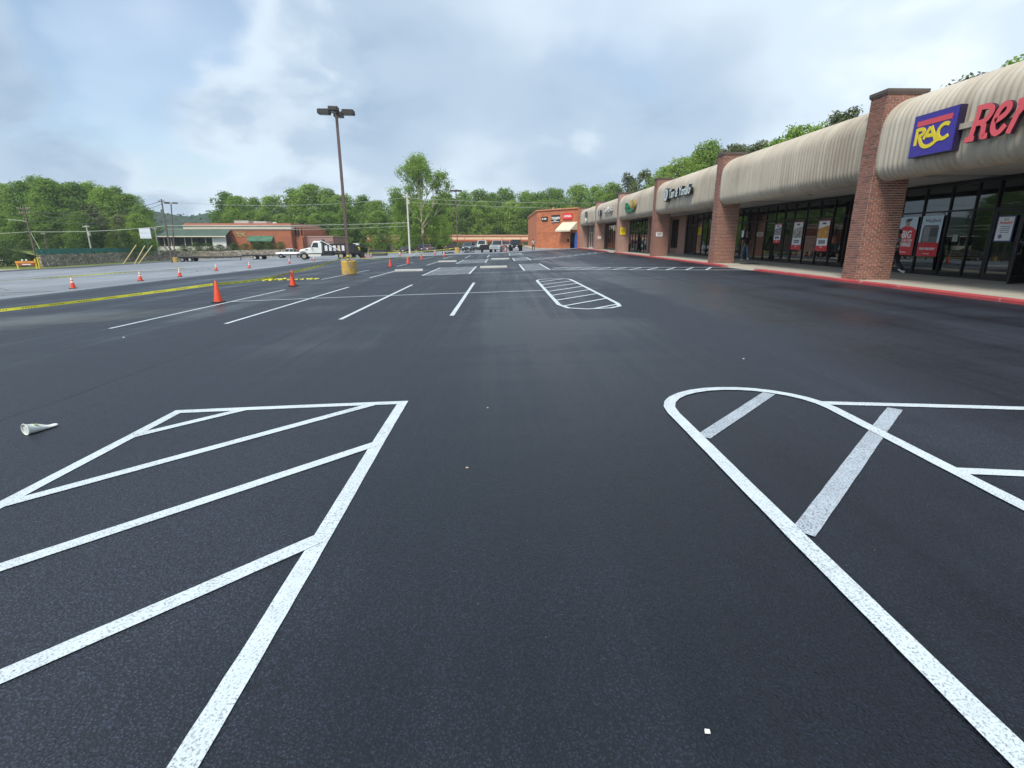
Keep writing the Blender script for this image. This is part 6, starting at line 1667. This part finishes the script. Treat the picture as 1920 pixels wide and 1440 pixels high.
# left wood on the bank: (x, y, crown top)
LW = [(-124.2, 140, 14.7), (-115.3, 135, 14.8), (-115.8, 140, 16.2), (-104.8, 130, 15.0), (-108.9, 140, 14.7), (-99.9, 132, 14.1), (-101.2, 138, 14.8), (-90.9, 128, 12.8), (-92.9, 135, 13.4), (-86.7, 130, 11.6), (-80.6, 124, 8.8), (-132, 142, 15.0), (-140, 138, 15.5)]
for i, (x, y, zt) in enumerate(LW):
    z0 = bank(x, y) - .4
    tree(('fresh%d' if i % 3 != 2 else 'far%d') % (i % 4), x, y, z0, zt - z0, 'tall green tree in the wood at left', 'trees in the left wood', 1.05)
for i in range(15):                                                    # lower edge of that wood, down to the wall
    x = -132 + 4.1 * i + trnd.uniform(-1.5, 1.5); y = 112 + trnd.uniform(-5, 6); z0 = bank(x, y) - .8
    tree('far%d' % (i % 4), x, y, z0, trnd.uniform(6.5, 9.5), 'shorter tree along the front of the left wood', 'front trees of the left wood', 1.35)
for i in range(12):
    x = -118 + 4.0 * i + trnd.uniform(-1, 1); y = 98 + trnd.uniform(-3, 4) + (6 if x > -80 else 0); z0 = bank(x, y) - 1.2
    tree('shade%d' % (i % 2), x, y, z0, trnd.uniform(3.4, 5.2), 'dark shrubby tree behind the stone wall', 'shrubby trees behind the stone wall', 1.2)
for x, y, H in ((-100, 86, 4.6), (-94, 88, 3.6), (-88, 90, 5.0), (-82, 90, 4.4), (-106, 90, 6.5), (-78, 92, 3.2), (-80, 84.5, 3.4), (-76, 86, 2.8), (-84, 86, 4.0)):
    tree('shade%d' % (int(-x) % 2), x, y, gz(x, y) - .4, H, 'dark bushy tree beyond the side road', 'bushy trees beyond the side road', 1.3)
for x, y, zt in ((-82.5, 112, 7.5), (-78.2, 113, 6.4), (-86, 116, 8.6)):
    z0 = bank(x, y); tree('farpine%d' % (int(y) % 2), x, y, z0, zt - z0, 'dull green pine at the right end of the left wood', 'pines at the end of the left wood', 1.1, 'pine_tree')
# wood behind the restaurant, the dump truck and the cream building
MW = [(-81.9, 165, 14.6), (-75.7, 160, 13.4), (-75.7, 170, 13.5), (-65.7, 158, 13.3), (-61.7, 165, 15.5), (-54.8, 160, 16.6), (-53.2, 170, 16.0), (-47.3, 165, 14.2), (-42.3, 170, 14.1), (-37.1, 165, 12.6), (-29.3, 158, 13.9), (-27.5, 166, 12.8)]
for i, (x, y, zt) in enumerate(MW):
    z0 = -2.2; tree(('far%d', 'fresh%d')[i % 2] % (i % 4), x, y, z0, zt - z0, 'tall tree in the wood behind the restaurant', 'trees behind the restaurant', 1.15)
for i in range(9):
    x = -70 + 4.6 * i; y = 152 + trnd.uniform(-2, 4)
    tree(('fresh%d', 'far%d')[i % 2] % (i % 4), x, y, -2.5, trnd.uniform(9.5, 12.5), 'lower tree at the foot of the wood behind the restaurant', 'low trees behind the restaurant', 1.3)
RW = [(-19.9, 178, 14.9), (-16.1, 185, 14.6), (-11.8, 180, 16.2), (-6.7, 185, 17.2), (-2.3, 190, 16.7), (2.2, 185, 17.7), (8.8, 190, 17.1), (13.0, 185, 16.4), (17.9, 180, 17.4), (25.0, 175, 18.0), (30.1, 170, 17.1)]
for i, (x, y, zt) in enumerate(RW):
    tree(('far%d', 'fresh%d')[(i + 1) % 2] % (i % 4), x, y, -2.2, zt + 2.2, 'tall tree in the wood behind the cream building', 'trees behind the cream building', 1.02)
for i in range(12):
    x = -24 + 4.6 * i; y = 171 + trnd.uniform(-2, 3)
    tree(('fresh%d', 'far%d')[i % 2] % (i % 4), x, y, -2.5, trnd.uniform(12.5, 16.0), 'lower tree at the foot of the wood behind the cream building', 'low trees behind the cream building', 1.15)
HW = [(30.9, 150, 16.1, 'far1'), (32.8, 140, 17.5, 'farpine0'), (34.4, 130, 17.3, 'farpine1'), (37.7, 125, 17.3, 'fresh1'), (36.5, 110, 16.9, 'fresh2'), (37.6, 105, 16.9, 'far0'), (35.8, 95, 17.4, 'fine0'), (36.6, 88, 15.9, 'pine0'), (37.0, 85, 15.4, 'pine1'), (37.7, 80, 15.1, 'pine0'), (37.6, 75, 14.5, 'fine1'), (38.2, 72, 15.4, 'fine0'), (38.6, 68, 14.9, 'fine1'), (37.8, 62, 15.3, 'pine1'), (39.0, 50, 14.3, 'pine0'), (38.4, 48, 15.0, 'pine1'), (39.4, 46, 14.5, 'fine0'), (39.0, 43.6, 14.7, 'fine1'), (34, 158, 14, 'far2'), (28, 140, 12.5, 'far3'), (31, 128, 13, 'farpine0')]
hl = ['tree on the wooded slope above the far strip mall roof', 'pine rising over the middle strip mall roof', 'leafy tree rising over the near strip mall roof']
for i, (x, y, zt, k) in enumerate(HW):
    near = y < 60
    tree(k, x + (1.5 if near else 0), y, 1.0, zt - 1.0, (hl[2] if near else (hl[1] if 'pine' in k and y < 100 else hl[0])), ('trees over the near roof' if near else ('pines over the middle roof' if 'pine' in k and y < 100 else 'trees on the slope behind the mall')), .95, 'pine_tree' if 'pine' in k else 'broadleaf_tree')
# the big open tree with pale limbs
t = thing('open_tree', 'tall thin crowned tree with pale bare limbs behind the white pole', 'tree', (-18.7, 130, -1.6)); t.scale = (1.08, 1.08, 1.08)
rnd = random.Random(15); m = MB(); tips = []
m.tube([(0, 0, 0), (.05, 0, 4.5), (-.1, 0, 8.0), (0.1, 0, 10.5)], [.42, .34, .27, .20], 9)
def limb(p, d, l, r, n):
    q = p + d * l; mid = p + d * l * .5 + Vector((rnd.uniform(-.2, .2), rnd.uniform(-.2, .2), .1))
    m.tube([p, mid, q], [r, r * .8, r * .55], 6)
    if n <= 1: tips.append((mid, l * .7))
    if n == 0 or l < .8: tips.append((q, l)); return
    for k in range(3 if n > 1 else 2):
        dd = (d + Vector((rnd.uniform(-.55, .55), rnd.uniform(-.55, .55), rnd.uniform(0, .4)))).normalized(); limb(q, dd, l * rnd.uniform(.55, .78), r * .55, n - 1)
for z, a, tilt, l, r in ((8.0, 2.9, .42, 4.0, .16), (8.4, 0.2, .36, 3.8, .15), (9.5, 3.4, .22, 3.6, .15), (10.3, 0.4, .15, 3.9, .16), (10.4, 1.8, .18, 3.6, .14), (10.2, 4.5, .25, 3.4, .13), (5.6, 0.1, .55, 4.8, .17), (5.0, .4, .8, 3.8, .12), (6.4, 3.1, .75, 3.4, .11)):
    limb(Vector((0, 0, z)), Vector((math.cos(a) * math.sin(tilt), math.sin(a) * math.sin(tilt), math.cos(tilt))), l, r, 3)
m.build('trunk', BARK_PALE, t)
m = MB()
for q, l in tips:
    if rnd.random() < .12: continue
    for k in range(34):
        d = Vector((rnd.gauss(0, 1), rnd.gauss(0, 1), rnd.gauss(0, 1))); leaf_quad(m, q + d * .50, (d.normalized() + Vector((0, 0, .3))).normalized(), .17, rnd)
for k in range(150):                                   # foliage all the way down the narrow cone of the crown
    z = 5.2 + 11.0 * rnd.random() ** 1.15; env = 4.3 * max(.10, 1 - (z - 5.0) / 12.2); a = rnd.uniform(0, 6.28); rr = env * rnd.random() ** .45
    c = Vector((rr * math.cos(a), rr * math.sin(a), z))
    for q in range(15):
        d = Vector((rnd.gauss(0, 1), rnd.gauss(0, 1), rnd.gauss(0, .8))); leaf_quad(m, c + d * .34, (d.normalized() + Vector((0, 0, .5))).normalized(), .17, rnd)
m.build('crown', LEAF_B, t, fix=False)
for i, (dx, y, H, w) in enumerate(((-5.2, 132, 12.0, .72), (4.6, 132, 8.4, .85), (-2.2, 131, 8.6, .95), (2.0, 131.5, 8.0, .9), (3.4, 138, 11.5, .8), (-3.0, 138, 13.0, .8))):
    tree('fresh%d' % (i % 4), -18.8 + dx, y, -1.1, H, 'bushy green tree crowded round the foot of the open tree', 'bushy trees under the open tree', w)
# hedge before the restaurant and shrubs
def shrub(x, y, z0, H, w, label, key='shade0', name='shrub', cat='shrub', group=None):
    cm, tm = PROTO[key]
    t = thing(name, label, cat, (x, y, z0), trnd.uniform(0, 6), group); t.scale = (w, w, H * 1.15)
    link('foliage', cm, t); link('stem', tm, t)
for i in range(9):
    shrub(-71 + 2.6 * i, 121.6 + .25 * i + trnd.uniform(-.3, .3), wpt(min(1, .60 + .045 * i)).z - .3, trnd.uniform(1.3, 2.0), 4.2, 'clipped dark shrub along the front of the restaurant', 'shade%d' % (i % 2), group='shrubs before the restaurant')
for i in range(10):
    s = .05 + .06 * i; p = wpt(s)
    shrub(p.x - .8, p.y + .6, p.z - .35, trnd.uniform(.5, 1.0), 2.6, 'low plant growing along the top of the stone wall', 'shade%d' % (i % 2), group='plants on the stone wall')
for i, x in enumerate((-27.5, -25.2, -22.5, -14.5, -12.2, -9.8)):
    shrub(x, 131 + (i % 2), -1.1, 1.3, 3.4, 'low brown green bush before the cream building', 'shade%d' % (i % 2), group='bushes before the cream building')

# every tree and shrub is told apart by its place in its row, counted from the left of the picture
ORD = ['first', 'second', 'third', 'fourth', 'fifth', 'sixth', 'seventh', 'eighth', 'ninth', 'tenth', 'eleventh', 'twelfth', 'thirteenth', 'fourteenth', 'fifteenth', 'sixteenth']
NAMED = {'trees in the left wood': '{} tall green tree from the left in the left wood', 'front trees of the left wood': '{} shorter tree from the left along the left wood', 'shrubby trees behind the stone wall': '{} dark shrubby tree from the left behind the stone wall',
         'bushy trees beyond the side road': '{} dark bushy tree from the left beyond the side road', 'pines at the end of the left wood': '{} dull green pine from the left ending the left wood', 'trees behind the restaurant': '{} tall tree from the left behind the restaurant',
         'low trees behind the restaurant': '{} lower tree from the left behind the restaurant', 'trees behind the cream building': '{} tall tree from the left behind the cream building', 'low trees behind the cream building': '{} lower tree from the left behind the cream building',
         'trees over the near roof': '{} tree from the left over the nearest mall roof', 'pines over the middle roof': '{} pine from the left over the middle mall roof', 'trees on the slope behind the mall': '{} tree from the left on the slope behind the mall',
         'bushy trees under the open tree': '{} bushy tree from the left round the open tree', 'shrubs before the restaurant': '{} dark shrub from the left before the restaurant', 'plants on the stone wall': '{} low plant from the left on the stone wall', 'bushes before the cream building': '{} low bush from the left before the cream building'}
for g_, pat in NAMED.items():
    row = sorted([o for o in C.objects if o.get('group') == g_ and o.parent is None], key=lambda o: o.location.x / o.location.y)
    for i, o in enumerate(row): o['label'] = pat.format(ORD[i])

# ================================================================ thin summer haze
hz = MB().box(-1300, 1300, -400, 1600, -8.0, 34.0).build('haze', plain('haze_shell', (0.8, 0.8, 0.8)))
hm_ = bpy.data.materials.new('haze_air'); hm_.use_nodes = True
ht_ = hm_.node_tree; ht_.nodes.clear()
ho = N(ht_, 'ShaderNodeOutputMaterial'); hv = N(ht_, 'ShaderNodeVolumePrincipled')
hv.inputs['Color'].default_value = (0.80, 0.88, 0.97, 1); hv.inputs['Density'].default_value = 0.00038; hv.inputs['Anisotropy'].default_value = 0.2
L(ht_, hv.outputs[0], ho.inputs['Volume'])
hz.data.materials.clear(); hz.data.materials.append(hm_); hz['kind'] = 'stuff'
